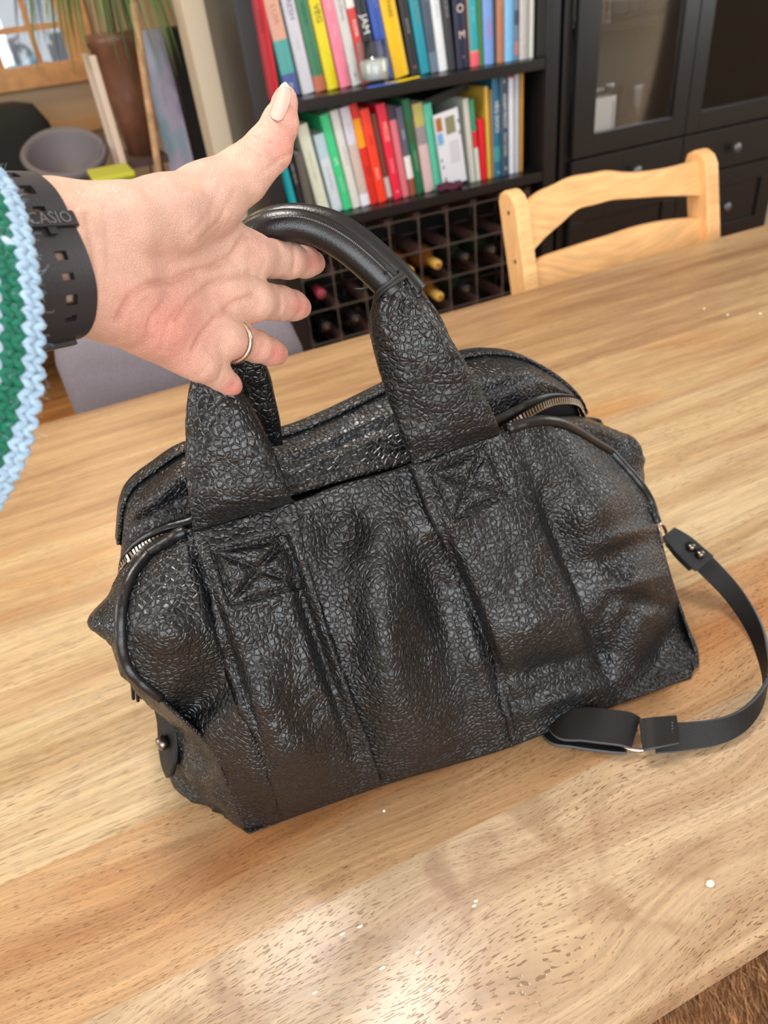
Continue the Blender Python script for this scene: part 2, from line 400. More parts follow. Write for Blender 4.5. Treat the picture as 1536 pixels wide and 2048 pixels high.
# wall behind the bookcase, ending in a cream jamb left of it
obj('wall_back', MB().box2((.460, 2.34, 0), (X1, 2.46, CEIL)), WALLC, kind='structure')
wr = MB(); ry0, ry1, rz0, rz1 = -.22, 1.32, 1.0, 2.2  # unseen right wall; its opening is made up to suit the added fill light
wr.box2((X1, Y0, 0), (X1 + .08, Y1, rz0)); wr.box2((X1, Y0, rz1), (X1 + .08, Y1, CEIL)); wr.box2((X1, Y0, rz0), (X1 + .08, ry0, rz1)); wr.box2((X1, ry1, rz0), (X1 + .08, Y1, rz1))
obj('wall_right', wr, WALLC, kind='structure')
# wall behind the photographer, with a wide window (daylight comes from it)
wf = MB(); wx0, wx1, wz0, wz1 = -1.82, 1.22, .75, 2.30
wf.box2((X0, Y0 - .08, 0), (X1, Y0, wz0)); wf.box2((X0, Y0 - .08, wz1), (X1, Y0, CEIL)); wf.box2((X0, Y0 - .08, wz0), (wx0, Y0, wz1)); wf.box2((wx1, Y0 - .08, wz0), (X1, Y0, wz1))
obj('wall_front', wf, WALLC, kind='structure')
wl = MB(); ly0, ly1, lz0, lz1 = .4, 1.7, 1.0, 2.2
wl.box2((X0 - .08, Y0, 0), (X0, Y1, lz0)); wl.box2((X0 - .08, Y0, lz1), (X0, Y1, CEIL)); wl.box2((X0 - .08, Y0, lz0), (X0, ly0, lz1)); wl.box2((X0 - .08, ly1, lz0), (X0, Y1, lz1))
obj('wall_left', wl, WALLC, kind='structure')

# ------------------------------------------------------------------ table
table = empty('dining_table', (.35, .58, 0), label='pale mango wood dining table of wide glued planks under the black bag', cat='table')
TX0, TX1 = -.75, 1.62
edges = [.1019, .235, .345, .487, .622, .760, .893, 1.056]
tan, straw = srgb(214, 178, 132), srgb(222, 190, 140)
PL = [wood('table_wood_1', srgb(186, 161, 129), srgb(160, 130, 99), pores=.75, figure=5, warp=.10, blotch=.5, swirl=.015, rough=.25),
      wood('table_wood_2', srgb(183, 148, 108), srgb(159, 117, 79), pores=.8, figure=4, warp=.08, red=(.96, .74, .54), rough=.26),
      wood('table_wood_3', srgb(197, 174, 137), srgb(167, 137, 99), pores=.7, figure=7, warp=.02, rough=.33, pore_len=.013),
      wood('table_wood_4', srgb(189, 162, 123), srgb(161, 126, 89), pores=.6, figure=6, warp=.03, rough=.34, pore_len=.013),
      wood('table_wood_5', srgb(187, 158, 115), srgb(164, 124, 86), pores=.55, figure=4, warp=.05, red=(.98, .78, .60), rough=.34, pore_len=.013),
      wood('table_wood_6', srgb(182, 150, 108), srgb(150, 113, 79), pores=.55, figure=6, warp=.03, rough=.34, pore_len=.015),
      wood('table_wood_7', srgb(178, 144, 103), srgb(140, 104, 69), pores=.55, figure=6, warp=.03, rough=.34, pore_len=.015)]
for i in range(7):
    ya, yb = edges[i], edges[i + 1]
    pb = MB().box2((TX0, ya + .00001, TZ - .036), (TX1, yb - .00001, TZ))
    if i in (0, 6):   # outer planks have an eased edge
        sgn = -1 if i == 0 else 1; yo, yi = (ya, yb) if i == 0 else (yb, ya); prof = [(yi, TZ - .036), (yi, TZ), (yo - sgn * .004, TZ), (yo - sgn * .0012, TZ - .0012), (yo, TZ - .004), (yo, TZ - .033), (yo - sgn * .003, TZ - .036)]
        pb = MB().prism(prof, TX1 - TX0, lambda y_, z_, x_: (TX0 + x_, y_, z_))
    obj('plank', pb, PL[i], table)
ub = MB().box2((TX0 + .01, .115, TZ - .05), (TX1 - .01, 1.045, TZ - .0365)); obj('table_core', ub, PL[3], table)
ap = MB()
for (a, c) in (((TX0 + .08, .18, TZ - .13), (TX1 - .08, .205, TZ - .05)), ((TX0 + .08, .955, TZ - .13), (TX1 - .08, .98, TZ - .05))): ap.box2(a, c)
obj('apron', ap, PL[3], table)
for lx in (TX0 + .08, TX1 - .16):
    for ly in (.17, .91): obj('leg', MB().box2((lx, ly, 0), (lx + .08, ly + .08, TZ - .05)), PL[3], table, bevel=.004)
# ------------------------------------------------------------------ black leather bag
bag = empty('leather_handbag', (.15, .36, TZ), label='slouchy black pebbled leather handbag standing open on the table, held by a handle', cat='handbag')
def smooth_noise(P, s, seed=0):
    return noise.noise(Vector((P[0] * s + seed * 13.7, P[1] * s + seed * 5.1, P[2] * s - seed * 3.3)))
def ridged(P, s, seed=0):
    return 1 - abs(smooth_noise(P, s, seed)) * 2
FR = [  # control net of the front panel, bottom row first
 [(492,1662),(530,1652),(566,1642),(765,1572),(900,1532),(1028,1492),(1200,1422),(1300,1386),(1383,1352)],
 [(462,1585),(500,1570),(543,1568),(742,1510),(875,1470),(1015,1425),(1187,1360),(1300,1325),(1397,1305)],
 [(425,1505),(465,1490),(518,1490),(715,1435),(850,1390),(995,1345),(1172,1290),(1285,1260),(1374,1245)],
 [(345,1420),(420,1405),(485,1400),(690,1365),(825,1315),(968,1265),(1148,1210),(1265,1180),(1350,1175)],
 [(260,1340),(360,1310),(455,1305),(662,1290),(795,1235),(935,1180),(1118,1130),(1238,1105),(1331,1110)],
 [(245,1240),(335,1225),(425,1205),(635,1190),(765,1140),(895,1100),(1085,1050),(1205,1025),(1314,1045)],
 [(262,1165),(330,1140),(403,1125),(610,1095),(735,1050),(862,1025),(1045,960),(1170,940),(1290,985)],
 [(302,1110),(342,1085),(385,1064),(592,1003),(700,965),(825,930),(1000,868),(1110,848),(1222,906)]]
ROWY = [.287, .2835, .288, .296, .307, .320, .334, .350]
COLY = [.018, .011, .007, .003, .001, -.004, -.006, -.002, .014]
NET = np.zeros((8, 9, 3))
for i in range(8):
    for j in range(9):
        p = FR[i][j]
        if i == 0: P = onZ(p[0], p[1], TZ + .003)
        else:
            P = onY(p[0], p[1], ROWY[i] + COLY[j])
            if P[2] < TZ + .004: P = onZ(p[0], p[1], TZ + .004)
        NET[i, j] = (p[0], p[1], depth_of(P))
def g2(x, y, cx, cy, sx, sy, ang=0):
    c, s = math.cos(ang), math.sin(ang); dx, dy = x - cx, y - cy
    a, b = c * dx + s * dy, -s * dx + c * dy
    return math.exp(-(a / sx) ** 2 - (b / sy) ** 2)
def folds(x, y):
    """soft folds of the front (metres towards the viewer)"""
    d = 0
    d += .010 * g2(x, y, 775, 1300, 55, 220, -.10)       # ridge right of the first strap
    d -= .010 * g2(x, y, 905, 1230, 45, 170, -.35)       # hollow before the second strap
    d += .006 * g2(x, y, 950, 1330, 30, 150, -.35)
    d -= .005 * g2(x, y, 690, 1060, 50, 60)
    d += .007 * g2(x, y, 330, 1260, 70, 60)              # puffed upper left corner
    d -= .008 * g2(x, y, 395, 1410, 120, 45, -.75)       # left tuck
    d += .006 * g2(x, y, 540, 1440, 60, 160, -.3)
    d -= .006 * g2(x, y, 1130, 1080, 40, 150, -.35)
    d += .007 * g2(x, y, 1215, 1010, 70, 45, -.6)
    d -= .002 * g2(x, y, 1225, 1150, 90, 28, -.5)
    d += .005 * g2(x, y, 1300, 1120, 55, 50)
    d -= .006 * g2(x, y, 1215, 1270, 40, 95, .5)
    d += .006 * g2(x, y, 1290, 1250, 40, 80, .4)
    d -= .005 * g2(x, y, 1100, 1330, 120, 22, -.25)      # crease across the second strap
    d += .005 * g2(x, y, 1085, 1250, 90, 50, -.3)
    d += .004 * g2(x, y, 860, 1050, 60, 60)
    d += .005 * g2(x, y, 1262, 1065, 60, 18, -.35); d -= .0035 * g2(x, y, 1240, 1105, 70, 20, -.35)
    d += .005 * g2(x, y, 1275, 1165, 60, 18, -.2); d -= .005 * g2(x, y, 1290, 1205, 50, 16, .2)
    d += .004 * g2(x, y, 1240, 1215, 18, 70, .45); d -= .004 * g2(x, y, 1320, 1290, 20, 60, .4)
    d += .004 * g2(x, y, 1130, 1395, 110, 18, -.35); d += .004 * g2(x, y, 600, 1500, 50, 40, -.3)
    d -= .004 * g2(x, y, 720, 1480, 50, 70, -.3); d += .005 * g2(x, y, 850, 1450, 50, 80, -.3)
    d -= .004 * g2(x, y, 640, 1300, 14, 200, -.33)       # strap edges bite in
    d -= .004 * g2(x, y, 470, 1330, 12, 220, -.33)
    d -= .004 * g2(x, y, 960, 1250, 12, 220, -.38)
    d -= .004 * g2(x, y, 1150, 1180, 14, 220, -.36)
    return d * 2.1
def crinkle(P, amp, s, seed=0):
    return amp * (ridged(P, s, seed) - .5) + amp * .5 * (ridged(P, s * 2.3, seed + 3) - .5)
BOX1 = [(430,1105),(572,1075),(603,1170),(462,1208),(430,1105)]; BOX2 = [(862,945),(970,893),(1016,985),(908,1038),(862,945)]
CROSS = [[BOX1[0], BOX1[2]], [BOX1[1], BOX1[3]], [BOX2[0], BOX2[2]], [BOX2[1], BOX2[3]], BOX1, BOX2]
def groove(x, y):
    m = 1e9
    for poly in CROSS:
        for a, b_ in zip(poly[:-1], poly[1:]):
            vx, vy = b_[0] - a[0], b_[1] - a[1]; t = max(0, min(1, ((x - a[0]) * vx + (y - a[1]) * vy) / (vx * vx + vy * vy))); m = min(m, math.hypot(x - a[0] - t * vx, y - a[1] - t * vy))
    return -.0022 * math.exp(-(m / 6.5) ** 2) + .0008 * math.exp(-((m - 15) / 9) ** 2)
def panel_points(net, nu, nv, off=0.0, fold=1.0, amp=.0011, seed=0, sewn=False):
    G = cr2(net, nu, nv); out = np.zeros_like(G)
    for i in range(G.shape[0]):
        for j in range(G.shape[1]):
            x, y, d = G[i, j]
            f = fold * folds(x, y) + (groove(x, y) if sewn else 0); P = at(x, y, d - off - f); P = at(x, y, d - off - f - crinkle(P, amp, 55, seed))
            if P[2] < TZ + .002: P = onZ(x, y, TZ + .002)
            out[i, j] = P
    return G, out
FG, FP = panel_points(NET, 16, 16)
fm = MB().grid(FP); front = obj('front_panel', fm, LEATHER, bag, smooth=True, solid=.003)
def bvh_of(mb): return BVHTree.FromPolygons([Vector(p) for p in mb.v], mb.f)
FRONT_BVH = bvh_of(fm)
def hit(bvh, px, py, lift=0.0):
    d = ray(px, py); d = d / np.linalg.norm(d)
    loc, nrm, idx, dist = bvh.ray_cast(Vector(CAM), Vector(d))
    if loc is None: return None
    return np.array(loc) - d * lift

# --- straps that run up the front and turn into the padded handle roots
def strap_loft(levels, per=10, k=48, crink=.0012, seed=0, power=3.0, gather=0.0):
    """levels: (Lpx,Lpy,Rpx,Rpy,depthL,depthR,thickness) bottom to top"""
    G = cr(np.array(levels, float), per); rings = []
    for gi, g in enumerate(G):
        gf = gather * max(0, (gi / (len(G) - 1) - .55) / .45) ** 1.5
        a, b_ = at(g[0], g[1], g[4]), at(g[2], g[3], g[5]); c = (a + b_) / 2; u = (b_ - a) / 2
        w = -ray((g[0] + g[2]) / 2, (g[1] + g[3]) / 2); w /= np.linalg.norm(w); uu = u / np.linalg.norm(u); w = w - uu * (w @ uu); w /= np.linalg.norm(w)
        ring = []
        for t in np.linspace(0, 2 * math.pi, k, endpoint=False):
            ct, st = math.cos(t), math.sin(t)
            e = 2 / power
            x = math.copysign(abs(ct) ** e, ct); z = math.copysign(abs(st) ** e, st)
            P = c + u * x + w * z * g[6] / 2
            P = P + w * math.copysign(1, st) * crinkle(P, crink * min(1, g[6] / .012), 60, seed)
            if gf: P = P + w * gf * math.sin(9 * t + 1.3 * math.sin(gi * .15)) + uu * gf * .4 * math.sin(7 * t)
            if P[2] < TZ + .0015: P = P + np.array([0, 0, TZ + .0015 - P[2]])
            ring.append(P)
        rings.append(ring)
    return MB().loft(rings)
def strap_rows(cl, crr, thick=.009, off=.006):
    out = []
    for i in range(8):
        (xl, yl, dl), (xr, yr, dr) = NET[i, cl], NET[i, crr]
        out.append((xl, yl, xr, yr, dl - off - folds(xl + 30, yl) , dr - off - folds(xr - 30, yr), thick))
    return out
S1 = strap_rows(2, 3) + [(379,1005,580,990,.403,.408,.012),(372,930,558,925,.399,.404,.019),(371,860,527,858,.396,.400,.023),(375,800,500,806,.394,.397,.022),(383,762,474,774,.393,.395,.018),(396,738,450,745,.393,.394,.015)]
S2 = strap_rows(5, 6) + [(808,884,992,842,.430,.440,.014),(781,812,967,793,.422,.430,.021),(758,742,937,737,.414,.420,.027),(743,682,900,677,.407,.411,.028),(741,637,868,630,.401,.404,.025),(748,600,835,590,.397,.399,.020),(761,574,806,550,.394,.396,.017)]
s1 = strap_loft(S1, seed=1); s2 = strap_loft(S2, seed=2)
# thin strap below, following the panel surface between its edges
def strap_patch(cl, crr, seed):
    sub = NET[:, cl:crr + 1].copy()
    G, P = panel_points(sub, 44, 24, off=.0074, seed=seed, sewn=True)
    return MB().grid(P)
sp1 = strap_patch(2, 3, 0); sp2 = strap_patch(5, 6, 0)
obj('strap', sp1, LEATHER, bag, smooth=True, solid=.0075)
obj('strap', sp2, LEATHER, bag, smooth=True, solid=.0075)
def roots(S):   # the part of a strap above the rim
    return S[7:]
h1 = strap_loft(roots(S1), per=14, seed=1, power=2.4, crink=.0018, gather=.0014); h2 = strap_loft(roots(S2), per=14, seed=2, power=2.4, crink=.002, gather=.0022)
obj('handle_root', h1, LEATHER, bag, smooth=True); obj('handle_root', h2, LEATHER, bag, smooth=True)
SB1, SB2, HB1, HB2 = bvh_of(sp1), bvh_of(sp2), bvh_of(h1), bvh_of(h2)

# --- back handle roots
B1 = [(478,905,566,890,.462,.462,.008),(472,850,560,842,.450,.450,.014),(462,795,549,790,.438,.438,.016),(450,745,537,742,.424,.424,.016),(440,705,515,702,.414,.414,.014),(432,670,475,668,.408,.408,.012)]
B2 = [(815,860,975,825,.472,.475,.010),(785,790,955,770,.462,.464,.014),(758,725,924,722,.446,.447,.018),(740,672,901,676,.432,.433,.018),(737,635,882,634,.424,.425,.016),(752,600,850,588,.416,.416,.014),(772,570,818,546,.409,.409,.012)]
for B, s in ((B1, 5), (B2, 6)): obj('handle_root', strap_loft(B, per=12, seed=s, power=2.6), LEATHER, bag, smooth=True)

# --- rolled handles
T1 = [(790,586,.394),(772,566,.3925),(735,530,.389),(690,493,.3855),(640,464,.3835),(590,450,.382),(540,455,.383),(503,474,.388),(470,512,.396),(447,570,.402),(434,640,.402),(428,700,.398),(424,745,.394)]
T2 = [(830,590,.412),(800,556,.408),(757,516,.405),(712,479,.402),(662,450,.401),(600,437,.402),(545,443,.404),(505,466,.410),(480,510,.416),(465,570,.418),(458,640,.414),(455,690,.409)]
def rolled(T, rpx):
    G = cr(np.array(T, float), 8); pts = [at(*g) for g in G]
    return MB().tube(pts, [rpx * g[2] / FPX for g in G], 20), G
t1, TG1 = rolled(T1, 31); t2, TG2 = rolled(T2, 29)
hd1 = obj('rolled_handle', t1, SMOOTHL, bag, smooth=True); hd2 = obj('rolled_handle', t2, SMOOTHL, bag, smooth=True)
TB1 = bvh_of(t1)

# --- stitching
def stitch_line(bvhs, poly, step=11, lift=.0005, r=.00035, gap=.62, mb=None):
    mb = mb or MB(); pts = []
    for a, b_ in zip(poly[:-1], poly[1:]):
        n = max(1, int(math.dist(a, b_) / step))
        for i in range(n):
            p = (a[0] + (b_[0] - a[0]) * i / n, a[1] + (b_[1] - a[1]) * i / n)
            q = (a[0] + (b_[0] - a[0]) * (i + gap) / n, a[1] + (b_[1] - a[1]) * (i + gap) / n)
            best = None
            for bv in bvhs:
                P, Q = hit(bv, *p, lift), hit(bv, *q, lift)
                if P is not None and Q is not None and (best is None or depth_of(P) < depth_of(best[0])): best = (P, Q)
            if best: mb.tube([best[0], (best[0] + best[1]) / 2 - CF * .0002, best[1]], r, 5)
    return mb
st = MB()
stitch_line([SB1, HB1], [(430,1105),(572,1075),(603,1170),(462,1208),(430,1105)], mb=st)
stitch_line([SB1, HB1], [(430,1105),(603,1170)], mb=st); stitch_line([SB1, HB1], [(572,1075),(462,1208)], mb=st)
stitch_line([SB2, HB2], [(862,945),(970,893),(1016,985),(908,1038),(862,945)], mb=st)
stitch_line([SB2, HB2], [(862,945),(1016,985)], mb=st); stitch_line([SB2, HB2], [(970,893),(908,1038)], mb=st)
obj('cross_stitching', st, THREAD, bag, kind='stuff')
sh = MB()
for i in range(6, len(TG1) - 50):
    for (dx, dy) in ((12, -17),):
        g = TG1[i]; h = TG1[i + 1]; tx, ty = h[0] - g[0], h[1] - g[1]; l = math.hypot(tx, ty); nx, ny = -ty / l, tx / l
        if ny > 0: nx, ny = -nx, -ny
        for q in range(2):
            f0 = q / 2; f1 = f0 + .32
            a = (g[0] + tx * f0 + nx * 17, g[1] + ty * f0 + ny * 17); b_ = (g[0] + tx * f1 + nx * 17, g[1] + ty * f1 + ny * 17)
            P, Q = hit(TB1, *a, .0003), hit(TB1, *b_, .0003)
            if P is not None and Q is not None: sh.tube([P, Q], .00045, 5)
obj('handle_stitching', sh, THREADG, hd1, kind='stuff')
# binding cord where the rolled handle enters its root, with loose thread ends
bc = MB()
for (i, r_) in ((5, .0098), (7, .0096)):
    g = TG1[i]; c = at(*g); t = at(*TG1[i + 1]) - at(*TG1[i - 1]); t /= np.linalg.norm(t)
    u = np.cross(t, CF); u /= np.linalg.norm(u); w = np.cross(t, u)
    ring = [c + r_ * (math.cos(a) * u + math.sin(a) * w) + t * .0012 * math.sin(2 * a) for a in np.linspace(0, 2 * math.pi, 25)]
    bc.tube(ring, .0013, 6)
bc.tube([at(735,575,.381), at(722,578,.380), at(708,577,.379)], [.0008, .0006, .0003], 5)
bc.tube([at(772,548,.382), at(775,540,.381), at(772,532,.381)], [.0007, .0005, .0003], 5)
obj('binding_cord', bc, THREAD, bag, smooth=True)

# --- flap at the back of the opening (carries the zipper)
FL = [  # ridge, middle, lower edge ; pixel + Y
 [(243,1090,.425),(241,1110,.418),(240,1150,.405)],
 [(250,1020,.428),(252,1060,.415),(246,1122,.402)],
 [(268,980,.430),(278,1030,.408),(275,1092,.396)],
 [(312,945,.432),(322,1000,.404),(320,1068,.390)],
 [(376,905,.432),(382,970,.404),(385,1052,.386)],
 [(470,893,.432),(478,950,.408),(485,1022,.384)],
 [(575,873,.432),(585,925,.408),(600,985,.382)],
 [(665,838,.432),(685,890,.408),(705,955,.380)],
 [(770,787,.432),(800,845,.406),(835,922,.378)],
 [(860,742,.432),(885,800,.402),(925,884,.378)],
 [(940,716,.430),(960,770,.398),(1000,852,.380)],
 [(1000,712,.428),(1020,755,.396),(1050,822,.384)],
 [(1050,722,.426),(1068,755,.400),(1090,800,.390)],
 [(1105,752,.424),(1112,770,.406),(1125,793,.397)],
 [(1148,788,.422),(1150,795,.412),(1155,800,.404)],
 [(1170,822,.420),(1170,826,.414),(1171,834,.410)]]
FN = np.array([[(a, b_, depth_of(onY(a, b_, y))) for (a, b_, y) in col] for col in FL])
def flap_points(nu=6, nv=6):
    G = cr2(FN, nu, nv); out = np.zeros_like(G); n = G.shape[1]
    for i in range(G.shape[0]):
        for j in range(n):
            x, y, d = G[i, j]; v = j / (n - 1)
            P = at(x, y, d); a = crinkle(P, .0014, 42, 8)
            puff = .011 * math.sin(math.pi * min(1, .22 + v * .9)) if v < .866 else 0
            puff -= .006 * g2(x, y, 640, 905, 200, 8, -.38) + .006 * g2(x, y, 300, 1030, 90, 14, -.5) + .005 * g2(x, y, 1010, 770, 80, 10, -.3)
            puff += .005 * g2(x, y, 330, 970, 70, 16, -.6)
            out[i, j] = at(x, y, d - puff - a)
    return G, out
LG, LP = flap_points(8, 14)
lm = MB().grid(LP); flap = obj('top_flap', lm, LEATHER, bag, smooth=True, solid=.003)
FLAP_BVH = bvh_of(lm)
# back panel down to the table
bp_rows = []
for i in range(0, LP.shape[0], 4):
    R0 = LP[i, 0]; e = min(1, min(i, LP.shape[0] - 1 - i) / 20)
    xb = -.035 + (R0[0] + .035) * .98 if R0[0] < .1 else R0[0] + .012 * (R0[0] / .33)
    bp_rows.append([R0, R0 + np.array([0, .018, -.006]), R0 + np.array([0, .032, -.05]), np.array([xb, .462 + .02 * e, TZ + (R0[2] - TZ) * .45]), np.array([xb, .470 + .02 * e, TZ + .03]), np.array([xb, .455 + .02 * e, TZ + .002])])
BPN = np.array(bp_rows); bk = cr2(BPN, 6, 1)
obj('back_panel', MB().grid(bk), LEATHER, bag, smooth=True, solid=-.003)

# --- piping along the front panel's rounded top corners
pl = [FP[i, 0] for i in range(52, FP.shape[0] - 1)] + [FP[-1, j] for j in range(0, 31)]
pr = [FP[-1, j] for j in range(98, FP.shape[1])] + [FP[i, -1] for i in range(FP.shape[0] - 2, 78, -1)]
for P in (pl, pr):
    obj('piping', MB().tube([p + np.array([0, .0015, .001]) - CF * .001 for p in P], .0036, 10), SMOOTHL, bag, smooth=True)

# --- gussets (sides)
GL = [  # front edge, outer fold, inner/back edge: pixel + Y
 [(390,1066,.352),(372,1062,.360),(360,1058,.372)],
 [(342,1086,.356),(300,1095,.372),(290,1085,.395)],
 [(302,1110,.361),(248,1148,.378),(250,1135,.405)],
 [(262,1165,.342),(212,1192,.374),(235,1180,.418)],
 [(246,1240,.326),(186,1232,.366),(240,1230,.425)],
 [(246,1300,.318),(200,1272,.362),(252,1285,.428)],
 [(262,1342,.311),(245,1332,.356),(275,1345,.425)],
 [(345,1420,.300),(322,1425,.352),(318,1412,.400)],
 [(425,1505,.294),(385,1500,.338),(328,1480,.376)],
 [(462,1585,.294),(400,1570,.330),(338,1548,.365)],
 [(492,1660,.297),(410,1610,.330),(348,1577,.362)]]
GN = np.array([[onY(*c) for c in r] for r in GL])
EL = np.concatenate([FP[:, 0], FP[-1, :34]]); ER = np.concatenate([FP[:, -1], FP[-1, 94:]])
def snap(P, E_): return E_[np.argmin(((E_ - P) ** 2).sum(1))].copy()
for r in GN: r[0] = snap(r[0], EL)
for c in GN[-1]: c[2] = TZ + .003
GN[:, :, 2] = np.maximum(GN[:, :, 2], TZ + .003)
gp = cr2(GN, 12, 8)
for i in range(gp.shape[0]):
    for j in range(gp.shape[1]):
        P = gp[i, j]; e = math.sin(math.pi * j / (gp.shape[1] - 1))
        gp[i, j] = P + np.array([-1, -.3, 0]) * (crinkle(P, .003, 45, 4) + .003 * math.sin(i * .35 + j * .2)) * e
        gp[i, j, 2] = max(gp[i, j, 2], TZ + .002)
obj('side_gusset', MB().grid(gp), LEATHER_FINE, bag, smooth=True, solid=.002)
# behind the left gusset the side runs on to the back panel
gl2 = np.array([[GN[i, 2], GN[i, 2] * .5 + .5 * np.array([-.028, .44, GN[i, 2][2]]) + np.array([-.004, 0, 0]), np.array([-.03, .462, max(TZ + .003, min(GN[i, 2][2] - .004, LP[0, 0][2] - .03))])] for i in range(2, 11)])
obj('side_gusset', MB().grid(cr2(gl2, 5, 4)), LEATHER_FINE, bag, smooth=True, solid=.002)
GR = [
 [(985,872,.345),(990,866,.352),(992,860,.365)],
 [(1050,853,.342),(1060,846,.355),(1060,840,.372)],
 [(1110,848,.342),(1130,838,.360),(1130,832,.385)],
 [(1165,866,.348),(1190,850,.366),(1172,834,.405)],
 [(1222,906,.356),(1250,872,.372),(1200,850,.412)],
 [(1262,945,.350),(1284,886,.366),(1230,880,.415)],
 [(1290,985,.338),(1286,960,.368),(1250,950,.418)],
 [(1314,1045,.320),(1300,1050,.362),(1270,1040,.415)],
 [(1331,1110,.306),(1322,1095,.350),(1290,1100,.392)],
 [(1350,1175,.296),(1335,1150,.330),(1310,1140,.352)],
 [(1374,1245,.289),(1352,1215,.315),(1330,1180,.338)],
 [(1397,1305,.2745),(1366,1272,.305),(1340,1200,.330)],
 [(1383,1352,.266),(1352,1300,.300),(1340,1210,.326)]]
GN2 = np.array([[onY(*c) for c in r] for r in GR])
for r in GN2: r[0] = snap(r[0], ER)
GN2 = GN2 * 1.0; GN2[:, :, 2] = np.maximum(GN2[:, :, 2], TZ + .003)
gp2 = cr2(GN2, 8, 8)
for i in range(gp2.shape[0]):
    for j in range(gp2.shape[1]):
        P = gp2[i, j]; e = math.sin(math.pi * j / (gp2.shape[1] - 1)); gp2[i, j] = P + np.array([1, -.3, 0]) * crinkle(P, .0025, 45, 9) * e * min(1, max(0, (P[2] - TZ) / .06))
obj('side_gusset', MB().grid(gp2), LEATHER_FINE, bag, smooth=True, solid=.002)
gr2 = np.array([[GN2[i, 2], GN2[i, 2] * .5 + .5 * np.array([.355, .43, GN2[i, 2][2]]), np.array([.345, .462, max(TZ + .003, min(GN2[i, 2][2] - .004, LP[-1, 0][2] - .03))])] for i in range(4, 13)])
obj('side_gusset', MB().grid(cr2(gr2, 5, 4)), LEATHER_FINE, bag, smooth=True, solid=.002)
# base and lining
bs = MB().add([(-.02, .30, TZ + .002), (.34, .268, TZ + .002), (.36, .33, TZ + .002), (.345, .465, TZ + .002), (-.03, .465, TZ + .002), (-.06, .37, TZ + .002)], [(0, 1, 2, 3, 4, 5)])
obj('base_panel', bs, LEATHER, bag, solid=.002)
ln = []
for j in range(0, FP.shape[1], 4):
    a = FP[-1, j] + np.array([0, .006, -.003]); i = int(round(j / (FP.shape[1] - 1) * (LP.shape[0] - 9))) + 4; c = LP[i, -1] + np.array([0, .004, -.004])
    ln.append([a, a + np.array([0, .006, -.05]), (a + c) / 2 + np.array([0, 0, -.085]), c + np.array([0, 0, -.05]), c])
obj('lining', MB().grid(cr2(np.array(ln), 5, 1)), LINING, bag, smooth=True)

# --- zipper on the edge of the flap
lo = LP[:, -1]; ZL, ZR = 58, 138
def zip_run(i0, i1):
    return [lo[i] for i in range(i0, i1)]
for (i0, i1) in ((0, ZL), (ZR, LP.shape[0])):
    tape = MB(); P = zip_run(i0, i1); a = [p - CF * .0015 for p in P]; b_ = [p - CF * .0005 + CD * .0040 for p in P]
    tape.grid(np.array([a, b_]))
    obj('zipper_tape', tape, LINING, bag, solid=.0008)
tooth = MB(); tooth.box((0, 0, 0), (.0017, .0021, .0042)); tooth.box((0, -.0004, -.0024), (.0023, .0026, .0012))
tme = tooth.mesh('zipper_tooth'); tme.materials.append(ANTIQUE)
def teeth(P, pitch=.0029):
    P = [np.array(p) for p in P]; acc = 0
    for a, b_ in zip(P[:-1], P[1:]):
        d = b_ - a; l = np.linalg.norm(d)
        while acc < l:
            c = a + d * (acc / l) - CF * .0016 + CD * .0030
            t = d / l; dn = CD - t * (CD @ t); dn /= np.linalg.norm(dn); nn = np.cross(t, dn)
            o = bpy.data.objects.new('zipper_tooth', tme); COL.objects.link(o); o.parent = bag
            Mx = Matrix(((t[0], nn[0], -dn[0], c[0] - bag.location[0]), (t[1], nn[1], -dn[1], c[1] - bag.location[1]), (t[2], nn[2], -dn[2], c[2] - bag.location[2]), (0, 0, 0, 1)))
            o.matrix_local = Mx; acc += pitch
        acc -= l
teeth(zip_run(0, ZL)); teeth(zip_run(ZR, LP.shape[0]))
# smooth leather facing above the zipper
for (i0, i1) in ((0, ZL), (ZR, LP.shape[0] - 8)):
    fc = []
    for i in range(i0, min(i1, LP.shape[0])):
        p, q = LP[i, -1], LP[i, -3]
        fc.append([p - CF * .003 + (q - p) * s - CF * .0012 * math.sin(math.pi * s) for s in (0, .25, .5, .75, 1)])
    obj('zipper_facing', MB().grid(np.array(fc)), SMOOTHL, bag, smooth=True, solid=.0015)
# stitched seam on the flap
sf = MB(); stitch_line([FLAP_BVH], [(575,905),(640,890),(700,862),(770,830)], mb=sf, step=9); stitch_line([FLAP_BVH], [(250,1085),(285,1058),(330,1040),(372,1030)], mb=sf, step=8, lift=.004)
obj('flap_stitching', sf, THREAD, bag, kind='stuff')
# studs of the back handle showing over the ridge
for (x, y) in ((590, 861), (603, 853), (735, 789), (748, 784)):
    obj('stud', MB().lathe([(.0005, .0012), (.002, .001), (.0026, 0), (.0026, -.002)], onY(x, y, .434), 10), GUNMETAL, bag, smooth=True)

